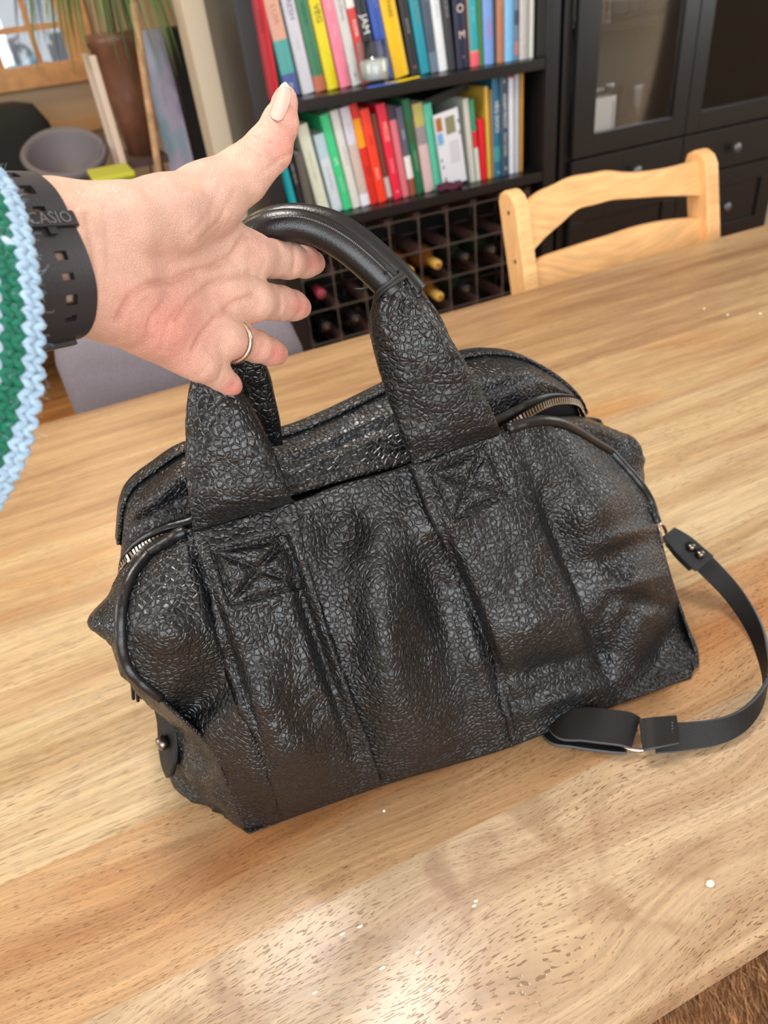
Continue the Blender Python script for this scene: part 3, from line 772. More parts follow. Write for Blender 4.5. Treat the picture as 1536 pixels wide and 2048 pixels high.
# --- tab with press stud on the left side
tb = np.array([[onY(300, 1395, .395), onY(320, 1400, .386), onY(342, 1405, .378)], [onY(313, 1440, .385), onY(330, 1445, .374), onY(348, 1450, .365)], [onY(316, 1490, .376), onY(334, 1495, .364), onY(352, 1500, .355)], [onY(322, 1530, .368), onY(336, 1530, .356), onY(348, 1525, .350)], [onY(332, 1556, .358), onY(336, 1556, .353), onY(340, 1550, .350)]])
tabo = obj('side_tab', MB().grid(cr2(tb, 5, 6)), STRAPL, bag, smooth=True, solid=.003)
pc = onY(324, 1486, .366); pn = np.array([-.95, -.3, .1]); pn /= np.linalg.norm(pn); pu = np.cross(pn, [0, 0, 1.0]); pu /= np.linalg.norm(pu); pw = np.cross(pn, pu)
ps = MB().loft([[pc + pn * h_ + r_ * (math.cos(a) * pu + math.sin(a) * pw) for a in np.linspace(0, 2 * math.pi, 16, endpoint=False)] for r_, h_ in ((.005, -.003), (.0052, .001), (.0045, .0028), (.002, .0034))])
obj('press_stud', ps, GUNMETAL, tabo, smooth=True)
# tassel of the zip pull
for (dx, ln_) in ((-7, 62), (2, 66), (9, 60)):
    obj('pull_tassel', MB().tube([onY(270 + dx, 1330, .372), onY(272 + dx, 1330 + ln_ * .6, .370), onY(274 + dx, 1335 + ln_, .369)], [.0018, .0022, .0020], 6, flat=.6), STRAPL, bag, smooth=True)

# --- shoulder strap: a ribbon curling over the table on the right
def ribbon(A, B, n=14, t=.0032):
    """A: near edge, B: far edge (world points)"""
    A = cr(np.array(A), n); B = cr(np.array(B), n); rings = []
    for i in range(len(A)):
        T = A[min(i + 1, len(A) - 1)] - A[max(i - 1, 0)]; T /= np.linalg.norm(T); u = B[i] - A[i]; nn = np.cross(T, u); nn /= np.linalg.norm(nn)
        if nn[2] < 0: nn = -nn
        rings.append([A[i] - nn * t / 2, A[i] - u * .04, A[i] + nn * t / 2, B[i] + nn * t / 2, B[i] + u * .04, B[i] - nn * t / 2])
    return rings
def strap_obj(name, A, B, parent, **k):
    rings = ribbon(A, B, **k); mb = MB(); kk = 6; n = len(rings); fs = []; mi = []
    vs = np.concatenate([np.array(r) for r in rings])
    for i in range(n - 1):
        for j in range(kk):
            a = i * kk + j; b_ = i * kk + (j + 1) % kk; fs.append((a, b_, b_ + kk, a + kk)); mi.append(0 if j in (2, 5) else 1)
    fs += [tuple(range(kk))[::-1], tuple((n - 1) * kk + j for j in range(kk))]; mi += [1, 1]
    mb.v = [tuple(p) for p in vs]; mb.f = fs; mb.m = mi
    return obj(name, mb, [STRAPL, EDGEP], parent, bevel=.0006)
def zt(px, py, h): return onZ(px, py, TZ + h)
A = [zt(1352,1100,.046), zt(1400,1146,.032), zt(1452,1200,.018), zt(1494,1262,.009), zt(1518,1318,.006), zt(1529,1370,.005), zt(1520,1418,.005), zt(1490,1460,.005), zt(1440,1487,.005), zt(1370,1500,.006), zt(1312,1506,.007)]
B = [zt(1384,1078,.052), zt(1432,1122,.040), zt(1484,1180,.028), zt(1522,1245,.020), zt(1537,1305,.018), zt(1537,1352,.018), zt(1512,1394,.018), zt(1474,1424,.018), zt(1424,1440,.018), zt(1356,1446,.018), zt(1306,1444,.018)]
stp = strap_obj('shoulder_strap', A, B, bag)
# upper strap end: loop through the ring, with two press studs
A2 = [zt(1326,1075,.062), zt(1352,1104,.050), zt(1384,1136,.040), zt(1392,1142,.038)]
B2_ = [zt(1350,1056,.068), zt(1380,1074,.060), zt(1418,1106,.050), zt(1426,1112,.048)]
up = strap_obj('strap_end', A2, B2_, bag, t=.0045)
A3 = [zt(1330,1088,.048), zt(1352,1116,.040), zt(1378,1142,.034)]; B3 = [zt(1345,1078,.050), zt(1368,1108,.044), zt(1392,1134,.038)]
strap_obj('strap_end', A3, B3, bag, t=.003)
for (x, y, h_) in ((1382,1094,.056), (1400,1108,.052)):
    obj('press_stud', MB().lathe([(.0035, -.003), (.0035, .0015), (.0025, .0028), (.0008, .003)], zt(x, y, h_), 14), GUNMETAL, up, smooth=True)
def ring_mb(c, u, w, ru, rw, r, seg=28, sq=2.6):
    P = []
    for a in np.linspace(0, 2 * math.pi, seg + 1):
        ca, sa = math.cos(a), math.sin(a); P.append(c + u * ru * math.copysign(abs(ca) ** (2 / sq), ca) + w * rw * math.copysign(abs(sa) ** (2 / sq), sa))
    return MB().tube(P, r, 8)
obj('strap_ring', ring_mb(zt(1326,1066,.066), np.array([.8, .3, -.4]), np.array([-.2, .3, .9]), .007, .009, .0015), COPPER, bag, smooth=True)
# buckle and the doubled strap that runs back under the bag
obj('strap_slider', ring_mb((zt(1268,1498,.006) + zt(1272,1440,.014)) / 2, (zt(1300,1502,.006) - zt(1236,1492,.006)) / 2, (zt(1272,1440,.014) - zt(1268,1498,.006)) / 2, 1.0, 1.05, .0016), COPPER, bag, smooth=True)
A4 = [zt(1072,1405,.012), zt(1110,1472,.013), zt(1170,1482,.013), zt(1235,1490,.013), zt(1262,1496,.010)]; B4 = [zt(1100,1360,.016), zt(1130,1412,.020), zt(1190,1418,.021), zt(1255,1425,.020), zt(1280,1436,.016)]
strap_obj('strap_fold', A4, B4, bag)
A5 = [zt(1065,1425,.003), zt(1095,1482,.003), zt(1150,1495,.003), zt(1215,1504,.003), zt(1252,1507,.004)]; B5 = [zt(1090,1385,.004), zt(1120,1430,.004), zt(1180,1436,.004), zt(1240,1442,.004), zt(1275,1448,.005)]
strap_obj('strap_fold', A5, B5, bag)
A6 = [zt(1286,1500,.013), zt(1310,1496,.016), zt(1358,1486,.014)]; B6 = [zt(1278,1440,.020), zt(1310,1436,.022), zt(1352,1432,.021)]
keep = strap_obj('strap_fold', A6, B6, bag, t=.0035)
ks = MB()
for xx in (1322, 1344):
    for q in range(7):
        y0 = 1444 + q * 6; ks.tube([zt(xx, y0, .0215 - q * .0008), zt(xx + 1, y0 + 3, .0212 - q * .0008)], .0003, 4)
obj('strap_stitching', ks, THREADG, keep, kind='stuff')
# ------------------------------------------------------------------ the photographer's left hand and forearm
def surface_nets(F, lo, h):
    """isosurface F=0 of a sampled field as one closed mesh"""
    nx, ny, nz = F.shape; S = F < 0
    c = np.zeros((nx - 1, ny - 1, nz - 1), int)
    off = [(i, j, k) for i in (0, 1) for j in (0, 1) for k in (0, 1)]
    for (i, j, k) in off: c += S[i:nx - 1 + i, j:ny - 1 + j, k:nz - 1 + k]
    act = (c > 0) & (c < 8); idx = np.argwhere(act); n = len(idx)
    ids = -np.ones(act.shape, int); ids[act] = np.arange(n)
    acc = np.zeros((n, 3)); cnt = np.zeros(n)
    val = {o: F[idx[:, 0] + o[0], idx[:, 1] + o[1], idx[:, 2] + o[2]] for o in off}
    for a in off:
        for ax in range(3):
            if a[ax]: continue
            b_ = list(a); b_[ax] = 1; b_ = tuple(b_)
            va_, vb = val[a], val[b_]; m = (va_ < 0) != (vb < 0); t = np.where(m, va_ / np.where(m, va_ - vb, 1), 0)
            p = np.tile(np.array(a, float), (n, 1)); p[:, ax] = t
            acc[m] += p[m]; cnt[m] += 1
    V = lo + h * (idx + acc / cnt[:, None]); quads = []
    for ax in range(3):
        o1, o2 = (ax + 1) % 3, (ax + 2) % 3
        sl0 = [slice(1, -1)] * 3; sl1 = [slice(1, -1)] * 3; sl0[ax] = slice(0, -1); sl1[ax] = slice(1, None)
        A, B = S[tuple(sl0)], S[tuple(sl1)]; e = np.argwhere(A != B)
        if not len(e): continue
        base = e + 1; base[:, ax] -= 1
        def cell(d1, d2):
            q = base.copy(); q[:, o1] -= d1; q[:, o2] -= d2; return ids[q[:, 0], q[:, 1], q[:, 2]]
        Q = np.stack([cell(1, 1), cell(0, 1), cell(0, 0), cell(1, 0)], 1)
        inside = A[e[:, 0], e[:, 1], e[:, 2]]; Q[~inside] = Q[~inside][:, ::-1]
        quads.append(Q)
    return V, np.concatenate(quads)
def bone(P, a, b_, ra, rb):
    d = b_ - a; t = np.clip(((P - a) @ d) / (d @ d), 0, 1)
    return np.linalg.norm(P - a - t[..., None] * d, axis=-1) - (ra + t * (rb - ra))
def smin(a, b_, k):
    h_ = np.clip(.5 + .5 * (b_ - a) / k, 0, 1); return b_ * (1 - h_) + a * h_ - k * h_ * (1 - h_)
def chain(pts): return [(at(x, y, d), r * d / FPX) for (x, y, d, r) in pts]
PALM = [
 [(-505,511,.205,110),(-64,473,.256,87),(115,455,.285,83),(240,450,.294,72),(330,436,.312,72),(415,398,.330,64)],
 [(-505,657,.205,118),(-60,582,.256,94),(125,560,.285,90),(230,598,.302,80),(308,645,.321,67),(362,694,.336,44),(398,725,.343,32)],
 [(130,480,.287,82),(320,492,.330,72),(435,492,.356,58),(500,512,.369,42)],
 [(135,510,.288,82),(330,552,.334,70),(445,588,.358,52),(505,602,.369,36)],
 [(135,545,.288,82),(315,605,.328,68),(398,652,.346,49),(448,680,.353,35)]]
FING = [
 [(415,398,.330,64),(482,353,.339,53),(538,298,.346,45),(561,246,.349,35),(570,204,.351,24),(572,190,.351,18)],
 [(500,512,.369,42),(545,518,.384,36),(575,521,.393,35),(610,524,.407,30),(627,526,.413,24)],
 [(505,602,.369,36),(540,604,.384,34),(560,606,.392,33),(586,611,.402,29),(599,614,.407,24)],
 [(448,680,.353,35),(490,687,.372,31),(512,693,.380,31),(540,703,.391,27),(554,708,.396,23)],
 [(398,725,.343,32),(425,744,.354,27),(440,753,.360,26),(458,767,.367,22),(467,773,.371,18)]]
allp = [p for ch in PALM + FING for p in chain(ch)]
lo = np.min([p - r for p, r in allp], 0) - .006; hi = np.max([p + r for p, r in allp], 0) + .006
lo = np.maximum(lo, [-1, -1, -1]); H = .0011
dims = np.ceil((hi - lo) / H).astype(int) + 1
axes = [lo[i] + H * np.arange(dims[i]) for i in range(3)]
F = np.full(tuple(dims), .05, np.float32)
def field(chs, k, F=None):
    """smooth union of bone chains, each evaluated only near its bones"""
    for ch in chs:
        c = chain(ch)
        for (a, ra), (b_, rb) in zip(c[:-1], c[1:]):
            m = max(ra, rb) + .022
            s = [slice(max(0, int((min(a[i], b_[i]) - m - lo[i]) / H)), min(dims[i], int((max(a[i], b_[i]) + m - lo[i]) / H) + 2)) for i in range(3)]
            G = np.stack(np.meshgrid(axes[0][s[0]], axes[1][s[1]], axes[2][s[2]], indexing='ij'), -1)
            d = bone(G, a, b_, ra, rb).astype(np.float32)
            F[tuple(s)] = smin(F[tuple(s)], d, k)
    return F
PF = field(PALM, .009, F.copy())
out = PF.copy()
for ch in FING:
    ff = field([ch], .003, np.full(tuple(dims), .05, np.float32))
    fus = smin(PF, ff, .007); out = np.minimum(out, fus)
HV, HQ = surface_nets(out, lo, H)
# vertex normals and smoothing
def vnorm(V, Q):
    n = np.cross(V[Q[:, 2]] - V[Q[:, 0]], V[Q[:, 3]] - V[Q[:, 1]]); o = np.zeros_like(V)
    for k_ in range(4): np.add.at(o, Q[:, k_], n)
    return o / (np.linalg.norm(o, axis=1, keepdims=True) + 1e-12)
def relax(V, Q, n):
    for _ in range(n):
        acc = np.zeros_like(V); cnt = np.zeros(len(V))
        for a in range(4):
            for b_ in ((a + 1) % 4, (a + 3) % 4):
                np.add.at(acc, Q[:, a], V[Q[:, b_]]); np.add.at(cnt, Q[:, a], 1)
        V = .5 * V + .5 * acc / cnt[:, None]
    return V
HV = relax(HV, HQ, 4); HN = vnorm(HV, HQ)
q = (HV - CAM) @ ROT; HPX = np.stack([CX + FPX * q[:, 0] / q[:, 2], CY + FPX * q[:, 1] / q[:, 2]], 1)
facing = (HN * (CAM - HV)).sum(1) / np.linalg.norm(CAM - HV, axis=1)
def seg_dist(P, poly):
    d = np.full(len(P), 1e9)
    for a, b_ in zip(poly[:-1], poly[1:]):
        a = np.array(a, float); b_ = np.array(b_, float); v = b_ - a; t = np.clip(((P - a) @ v) / (v @ v), 0, 1)
        d = np.minimum(d, np.linalg.norm(P - a - t[:, None] * v, axis=1))
    return d
CREASES = [  # polyline on the palm, half width px, depth m
 ([(492,470),(462,515),(420,536),(376,547),(345,561),(300,566),(262,590),(235,640)], 7, .0011),
 ([(508,590),(470,604),(435,632),(405,668),(388,700)], 6, .0009),
 ([(500,545),(460,552),(420,570),(380,600),(355,640)], 6, .0008),
 ([(170,430),(186,500),(190,570),(182,640)], 6, .0006), ([(205,415),(216,500),(214,590)], 5, .0003),
 ([(523,478),(528,520),(520,556)], 5, .0002), ([(586,484),(590,520),(584,556)], 4, .0004),
 ([(512,572),(520,605),(508,636)], 5, .0002), ([(560,572),(563,605),(557,640)], 4, .0003),
  ([(516,664),(512,694),(500,722)], 4, .0003),
 ([(420,722),(408,742),(396,752)], 4, .0002), ([(446,732),(440,752),(428,770)], 4, .0003),
 ([(596,300),(560,318),(520,350)], 5, .0004), ([(505,285),(530,300),(566,335)], 4, .0003), ([(500,295),(522,312)], 4, .0005), ([(515,272),(540,285)], 4, .0005),
 ([(470,380),(440,440),(400,480)], 5, .0003), ([(440,372),(418,430),(380,470)], 5, .0003),
 ([(330,600),(300,640),(290,690)], 5, .0004), ([(360,610),(335,650),(322,700)], 5, .0004), ([(300,590),(265,630),(255,680)], 5, .0003)]
disp = np.zeros(len(HV)); red = np.zeros(len(HV)); line = np.zeros(len(HV))
for poly, w_, dp in CREASES:
    g_ = np.exp(-(seg_dist(HPX, poly) / w_) ** 2) * (facing > .05); disp -= dp * 1.5 * g_; line = np.maximum(line, g_ * dp / .0011)
for i in range(len(HV)):
    p = HV[i]; disp[i] += .00022 * noise.noise(Vector(p * 110)) + .00010 * noise.noise(Vector(p * 330))
HV = HV + HN * disp[:, None]
def blob(x, y, r): return np.exp(-((HPX[:, 0] - x) ** 2 + (HPX[:, 1] - y) ** 2) / r ** 2)
for (x, y, r, s) in ((632,522,26,1.0),(604,614,24,1.0),(558,710,26,1.0),(470,778,24,1.0),(575,285,45,.75),(585,230,30,.5),(340,650,95,.75),(270,620,70,.5),(430,610,60,.25),(520,500,30,.3),(380,720,40,.4),(520,700,60,.35)):
    red = np.maximum(red, s * blob(x, y, r))
pale = np.array(srgb(214, 172, 152)[:3]); pink = np.array(srgb(216, 132, 120)[:3]); warm = np.array(srgb(206, 162, 132)[:3]); veil = np.array(srgb(196, 154, 138)[:3])
cen = np.clip(blob(400, 440, 110), 0, 1)[:, None]
col = pale * (1 - cen * .5) + veil * cen * .5
arm = np.clip((220 - HPX[:, 0]) / 160, 0, 1)[:, None] * .6; col = col * (1 - arm) + warm * arm
col = col * (1 - .8 * red[:, None]) + pink * .8 * red[:, None]
col = col * (1 - .3 * line[:, None]) + np.array(srgb(170, 100, 84)[:3]) * .3 * line[:, None]
me = bpy.data.meshes.new('person'); me.from_pydata(HV.tolist(), [], HQ.tolist())
ca = me.color_attributes.new('tone', 'FLOAT_COLOR', 'POINT')
ca.data.foreach_set('color', np.concatenate([col, np.ones((len(col), 1))], 1).ravel())
person = obj('person', me, SKIN, None, smooth=True, label='person\'s outstretched left hand gripping the bag handle, thumb raised, striped knit cuff', cat='person')
HAND_BVH = BVHTree.FromPolygons([Vector(p) for p in HV], HQ.tolist())

# thumb nail
NAILM = plain('thumb_nail', srgb(222, 172, 158), .22, coat=.4, spec=.6)
NTIP = plain('nail_tip', srgb(218, 212, 190), .25, coat=.3)
rows = [[(538,232),(548,238),(558,241),(566,240)],[(543,214),(554,217),(566,219),(576,217)],[(549,197),(559,197),(571,199),(581,198)],[(554,183),(564,180),(574,181),(583,184)],[(559,173),(565,169),(573,168),(580,174)],[(563,168),(567,165),(572,164),(576,168)]]
nr = cr2(np.array([[(x, y, 0) for x, y in r] for r in rows], float), 4, 4); nv_ = np.zeros_like(nr); dref = .334
last = None
for i in range(nr.shape[0]):
    for j in range(nr.shape[1]):
        P = hit(HAND_BVH, nr[i, j, 0], nr[i, j, 1])
        d = depth_of(P) if P is not None else (last if last else dref)
        base = .338 + .0035 * (i / nr.shape[0])
        d = min(d, base + .004) if P is not None else base
        v = j / (nr.shape[1] - 1); d = base - .0022 * math.sin(math.pi * v) + .0012
        nv_[i, j] = at(nr[i, j, 0], nr[i, j, 1], d)
NAILROWS = nv_
nb = MB(); nb.grid(nv_[:15]); nb.grid(nv_[14:], 1)
obj('thumbnail', nb, [NAILM, NTIP], person, smooth=True, solid=.0007)

# ------------------------------------------------------------------ arm axis, watch, ring, knitted cuff
AX = ROT @ np.array([.50, -.36, .78]); AX /= np.linalg.norm(AX)          # along the forearm towards the hand
E1 = CD - AX * (CD @ AX); E1 /= np.linalg.norm(E1)                       # round the wrist: down ...
E2 = np.cross(E1, AX); E2 /= np.linalg.norm(E2)
if E2 @ CF > 0: E2 = -E2                                                 # ... and towards the viewer
RUBBER = plain('black_resin', srgb(44, 43, 46), .45, bump=.08, bscale=900)
RUBBERD = plain('black_resin_loop', srgb(30, 29, 31), .4)
watch = empty('wristwatch', at(110, 510, .30), label='black resin watch strap buckled round the wrist, row of square holes', cat='watch')
WC = at(112, 512, .2855) - AX * .012
def wring(ang, s, lift=0.0):
    """ang: 0 = nearest the viewer, + downwards ; s along the arm"""
    d = E2 * math.cos(ang) + E1 * math.sin(ang); o = WC + AX * s
    r_ = arm_r(ang); return o + d * (r_ + lift)
_AR = {}
def arm_r(ang):
    k_ = round(ang, 3)
    if k_ not in _AR:
        m = 0
        for s in (-.018, -.010, 0, .006):
            d = E2 * math.cos(ang) + E1 * math.sin(ang); o = WC + AX * s
            loc, n_, i_, ds = HAND_BVH.ray_cast(Vector(o + d * .08), Vector(-d))
            m = max(m, (.08 - ds) if loc is not None else .02)
        _AR[k_] = m + .0008
    return _AR[k_]
NA, NS = 150, 9
ss = np.array([-.0125, -.009, -.0050, -.0025, 0, .0025, .0050, .009, .0115]) - .0045
sb = MB(); vid = {}
holes = {}
ha = [-1.14, -.86, -.55, .16, .42, .68, .92]
def in_hole(a): return any(abs(a - h_) < .058 for h_ in ha)
for i in range(NA):
    a = -math.pi + 2 * math.pi * i / NA
    for j in range(NS): vid[i, j] = len(sb.v); sb.v.append(tuple(wring(a, ss[j])))
for i in range(NA):
    am = -math.pi + 2 * math.pi * (i + .5) / NA
    for j in range(NS - 1):
        if j in (3, 4) and in_hole(am): continue
        i2 = (i + 1) % NA; sb.f.append((vid[i, j], vid[i2, j], vid[i2, j + 1], vid[i, j + 1])); sb.m.append(0)
wst = obj('watch_strap', sb, RUBBER, watch, smooth=False, solid=-.0022)
# overlapping strap end: keeper loop with raised letters, prong
kp = MB(); K0 = -.36; rows_ = []
for a in np.linspace(K0 - .13, K0 + .09, 8):
    rows_.append([wring(a, -.0190, .0032), wring(a, -.0188, .0040), wring(a, .0075, .0040), wring(a, .0085, .0030), wring(a, .0085, .0005), wring(a, -.0190, .0005)])
kp.loft([r[::-1] for r in rows_]); keeper = obj('keeper_loop', kp, RUBBERD, watch, bevel=.0005)
pg = MB(); pg.box((0, 0, 0), (1, 1, 1)); vs = []
for a in (-.265, -.16):
    for s_ in (-.0062, -.0026):
        for l_ in (.0025, .0042): vs.append(wring(a, s_, l_))
pg = MB().add(vs, [(0, 1, 3, 2), (4, 6, 7, 5), (0, 4, 5, 1), (2, 3, 7, 6), (0, 2, 6, 4), (1, 5, 7, 3)])
obj('buckle_prong', pg, RUBBERD, watch, bevel=.0003)
bk_ = MB(); rows_ = []
for a in np.linspace(1.36, 1.52, 4): rows_.append([wring(a, -.020, .0042), wring(a, .0040, .0042), wring(a, .0040, .0005), wring(a, -.020, .0005)])
bk_.loft([r[::-1] for r in rows_]); obj('buckle', bk_, RUBBERD, watch, bevel=.0004)
tv, tf = text_mb('CASIO', 1.0); tv = tv * .0050; lb = MB(); vv = []
for (x, y, z) in tv:
    a = K0 - .02 - y / .0215 ; vv.append(wring(a, -.0035 + x * 1.25, .0043))
lb.add(vv, tf); obj('keeper_lettering', lb, plain('raised_letters', srgb(96, 96, 98), .35), keeper, solid=.0003, normals=False)

# wedding ring on the ring finger
fa, fb_ = at(448, 680, .353), at(490, 687, .372); fd = (fb_ - fa) / np.linalg.norm(fb_ - fa); fc = fa + fd * .0085
u_ = np.cross(fd, [0, 0, 1.0]); u_ /= np.linalg.norm(u_); w_ = np.cross(fd, u_); rings = []
for a in np.linspace(0, 2 * math.pi, 48, endpoint=False):
    n_ = math.cos(a) * u_ + math.sin(a) * w_
    rings.append([fc + n_ * (.0096 + dr) + fd * dl for dr, dl in ((0, -.0014), (.0010, -.0012), (.0014, 0), (.0010, .0012), (0, .0014), (-.0002, 0))])
rm_ = MB().loft(rings + [rings[0]], cap=False)
GOLDW = plain('pale_gold', (.82, .74, .62, 1), .18, metal=1)
ringo = empty('finger_ring', fc, label='slim pale gold ring with a milled edge worn on the ring finger', cat='ring')
obj('ring_band', rm_, GOLDW, ringo, smooth=True)
ml = MB()
for a in np.linspace(0, 2 * math.pi, 60, endpoint=False):
    n_ = math.cos(a) * u_ + math.sin(a) * w_; t_ = -math.sin(a) * u_ + math.cos(a) * w_; c_ = fc + n_ * .0109 + fd * .0010
    ml.add([c_ + t_ * .0003 + n_ * .0002, c_ - t_ * .0003 + n_ * .0002, c_ - t_ * .0003 - n_ * .0003 + fd * .0004, c_ + t_ * .0003 - n_ * .0003 + fd * .0004, c_ + n_ * .0004 + fd * .0003], [(0, 1, 4), (1, 2, 4), (2, 3, 4), (3, 0, 4)])
obj('milled_edge', ml, plain('pale_gold_dark', (.5, .45, .38, 1), .3, metal=1), ringo, kind='stuff')

# knitted cuff: rows of yarn stitches round the arm
YARN = [plain('yarn_light_blue', srgb(168, 196, 218), .85, bump=.5, bscale=1400, vary=.35), plain('yarn_green', srgb(20, 112, 86), .85, bump=.5, bscale=1400, vary=.4), plain('yarn_pale', srgb(196, 214, 236), .85, bump=.5, bscale=1400, vary=.3)]
SCN = ROT @ np.array([-.150, -.053, .252]) + CAM
SA = ROT @ np.array([.56, .04, .83]); SA /= np.linalg.norm(SA); S1_ = CD - SA * (CD @ SA); S1_ /= np.linalg.norm(S1_); S2_ = np.cross(S1_, SA)
if S2_ @ CF > 0: S2_ = -S2_
def cuff(ang, s, lift=0.0):
    flare = 1 - .10 * max(0, s / .03) ** 2 if s < .03 else .90
    ry, rx = .068 * flare + lift, .052 * flare + lift
    wob = 1 + .025 * math.sin(3 * ang + 1) + .02 * math.sin(5 * ang)
    return SCN + S2_ * rx * wob * math.cos(ang) + S1_ * ry * wob * math.sin(ang) - SA * s
sleeve = MB(); rows_ = []
for s_ in np.linspace(.001, .26, 60): rows_.append([cuff(a, s_, -.0012) for a in np.linspace(0, 2 * math.pi, 96, endpoint=False)])
sleeve.loft(rows_, cap=False)
slv = obj('knit_sleeve', sleeve, YARN[0], person, smooth=True, solid=.003)
NC = 86
def stitch_mesh():
    mb = MB(); return mb
rowcols = [0, 0, 1, 1, 2, 0, 2, 2, 1, 1, 0, 2, 2, 1, 1, 0, 2, 2, 1, 1, 0, 2, 2, 1, 1]
kn = [MB(), MB(), MB()]
def ellip(mb, c, d, r, rn, nrm, l):
    """a plump yarn lobe along d"""
    t = np.cross(nrm, d); t /= np.linalg.norm(t) + 1e-9; rings = []
    for (f, k_) in ((-1, .25), (-.6, .85), (0, 1.05), (.6, .85), (1, .25)):
        rings.append([c + d * l * f + r * k_ * (math.cos(a) * t + math.sin(a) * nrm * rn) for a in np.linspace(0, 2 * math.pi, 6, endpoint=False)])
    mb.loft(rings)
rnd = random.Random(3)
rowcols = rowcols + rowcols[6:22]
for ri in range(len(rowcols)):
    s0 = .0010 + ri * .0032
    for ci in range(NC):
        a0 = 2 * math.pi * (ci + .0) / NC
        for sd in (-1, 1):
            a = a0 + sd * math.pi / NC * .52
            P = cuff(a, s0, .0006); Q = cuff(a + .01, s0, .0006); nrm = P - (SCN - SA * s0); nrm /= np.linalg.norm(nrm)
            tg = Q - P; tg /= np.linalg.norm(tg); d = SA * 1.0 + tg * sd * -.55; d /= np.linalg.norm(d)
            c_ = rowcols[ri]
            if c_ == 1 and rnd.random() < .04: c_ = 2
            ellip(kn[c_], P + nrm * rnd.uniform(-.0004, .0006), d, .00135 * rnd.uniform(.9, 1.12), 1.0, nrm, .0027)
for mb, m_, nm in zip(kn, YARN, ('light_blue_stitches', 'green_stitches', 'pale_stitches')):
    obj(nm, mb, m_, slv, smooth=True, kind='stuff')
# loose fibres along the cuff edge
fz = MB()
for i in range(500):
    a = rnd.uniform(-1.5, 1.5); P = cuff(a, rnd.uniform(-.001, .012), .001); nrm = P - SCN; nrm /= np.linalg.norm(nrm)
    d = SA * rnd.uniform(.1, 1) + nrm * rnd.uniform(.1, .8) + S1_ * rnd.uniform(-.7, .7); d /= np.linalg.norm(d); l = rnd.uniform(.001, .004)
    k1 = np.array([rnd.uniform(-1, 1) for _ in range(3)]) * .0012
    fz.tube([P, P + d * l * .5 + k1, P + d * l], .00003, 3, cap=False)
obj('wool_fuzz', fz, YARN[2], slv, kind='stuff')
# ------------------------------------------------------------------ black bookcase
BX0, BX1, BYF, BYB = .513, 1.418, 2.0, 2.31
bookcase = empty('bookcase', ((BX0 + BX1) / 2, 2.15, 0), label='tall black-brown bookcase packed with colourful cookbooks above a wine rack', cat='bookcase')
ZS = [.07, .702, .999, 1.40, 1.75, 2.02]
for x in (BX0, BX1 - .043): obj('side_panel', MB().box2((x, BYF, 0), (x + .043, BYB, 2.06)), BLACKW, bookcase, bevel=.002)
for z in ZS: obj('shelf', MB().box2((BX0 + .043, BYF + .004, z - .027), (BX1 - .043, BYB - .012, z)), BLACKW, bookcase, bevel=.0015)
obj('back_board', MB().box2((BX0 + .02, BYB - .012, .02), (BX1 - .02, BYB - .004, 2.05)), BLACKIN, bookcase)

PAGES = plain('paper_pages', srgb(226, 218, 200), .8, bump=.3, bscale=600)
def bcol(c): return plain('cover_%02x%02x%02x' % c, srgb(*c), .42, bump=.05, bscale=500, vary=.12)
BK = 0
def book(px0, px1, pyb, zs, lean, h, c, label, group, depth=.19, Y=2.045, bands=(), texts=(), rz=0, dz=0.0):
    """spine bottom between two pixels; bands: (z0,z1,colour) fractions of height; texts: (string, zfrac, size, colour, mode)"""
    a = onY(px0, pyb, Y); b_ = onY(px1, pyb, Y); w = max(.008, (b_[0] - a[0]) * math.cos(lean)) - .0008
    o = empty('book', (a[0], Y, zs + dz + .0005), label=label, cat='book', group=group)
    o.rotation_euler = (0, -lean, rz)
    t = min(.0028, w * .2)
    sp = MB(); k = 7; pr = []
    for i in range(k):
        f = i / (k - 1); pr.append((w * f, -.004 * math.sin(math.pi * f) * (1 if w > .014 else .4)))
    poly = pr + [(w, depth), (w - t, depth), (w - t, .004), (t, .004), (t, depth), (0, depth)]
    sp.prism(poly, h, lambda x, y, z: (x, y, z))
    obj('cover', sp, bcol(c), o, local=True)
    obj('page_block', MB().box2((t, .003, .003), (w - t, depth - .004, h - .003)), PAGES, o, local=True)
    for (z0, z1, cc) in bands:
        mb = MB(); mb.prism([(p[0] * 1.001, p[1] - .0004) for p in pr] + [(w, .0008), (0, .0008)], (z1 - z0) * h, lambda x, y, z: (x, y, z + z0 * h)); obj('spine_band', mb, bcol(cc), o, local=True)
    for (s, zf, size, cc, mode) in texts:
        v, f = text_mb(s, size); vv = []
        for (x, y, z) in v:
            if mode == 'down': X_, Z_ = w / 2 + y, zf * h - x
            else: X_, Z_ = w / 2 + x, zf * h + y
            vv.append((X_, -.0048 if w > .014 else -.0024, Z_))
        obj('spine_lettering', MB().add(vv, f), plain('ink_%02x%02x%02x' % cc, srgb(*cc), .5), o, local=True, normals=False)
    return o
G1, G2 = 'books on the upper shelf', 'books on the lower shelf'
WH, BLK = (240, 240, 236), (24, 24, 26)
Z1, Z2 = ZS[2], ZS[1]
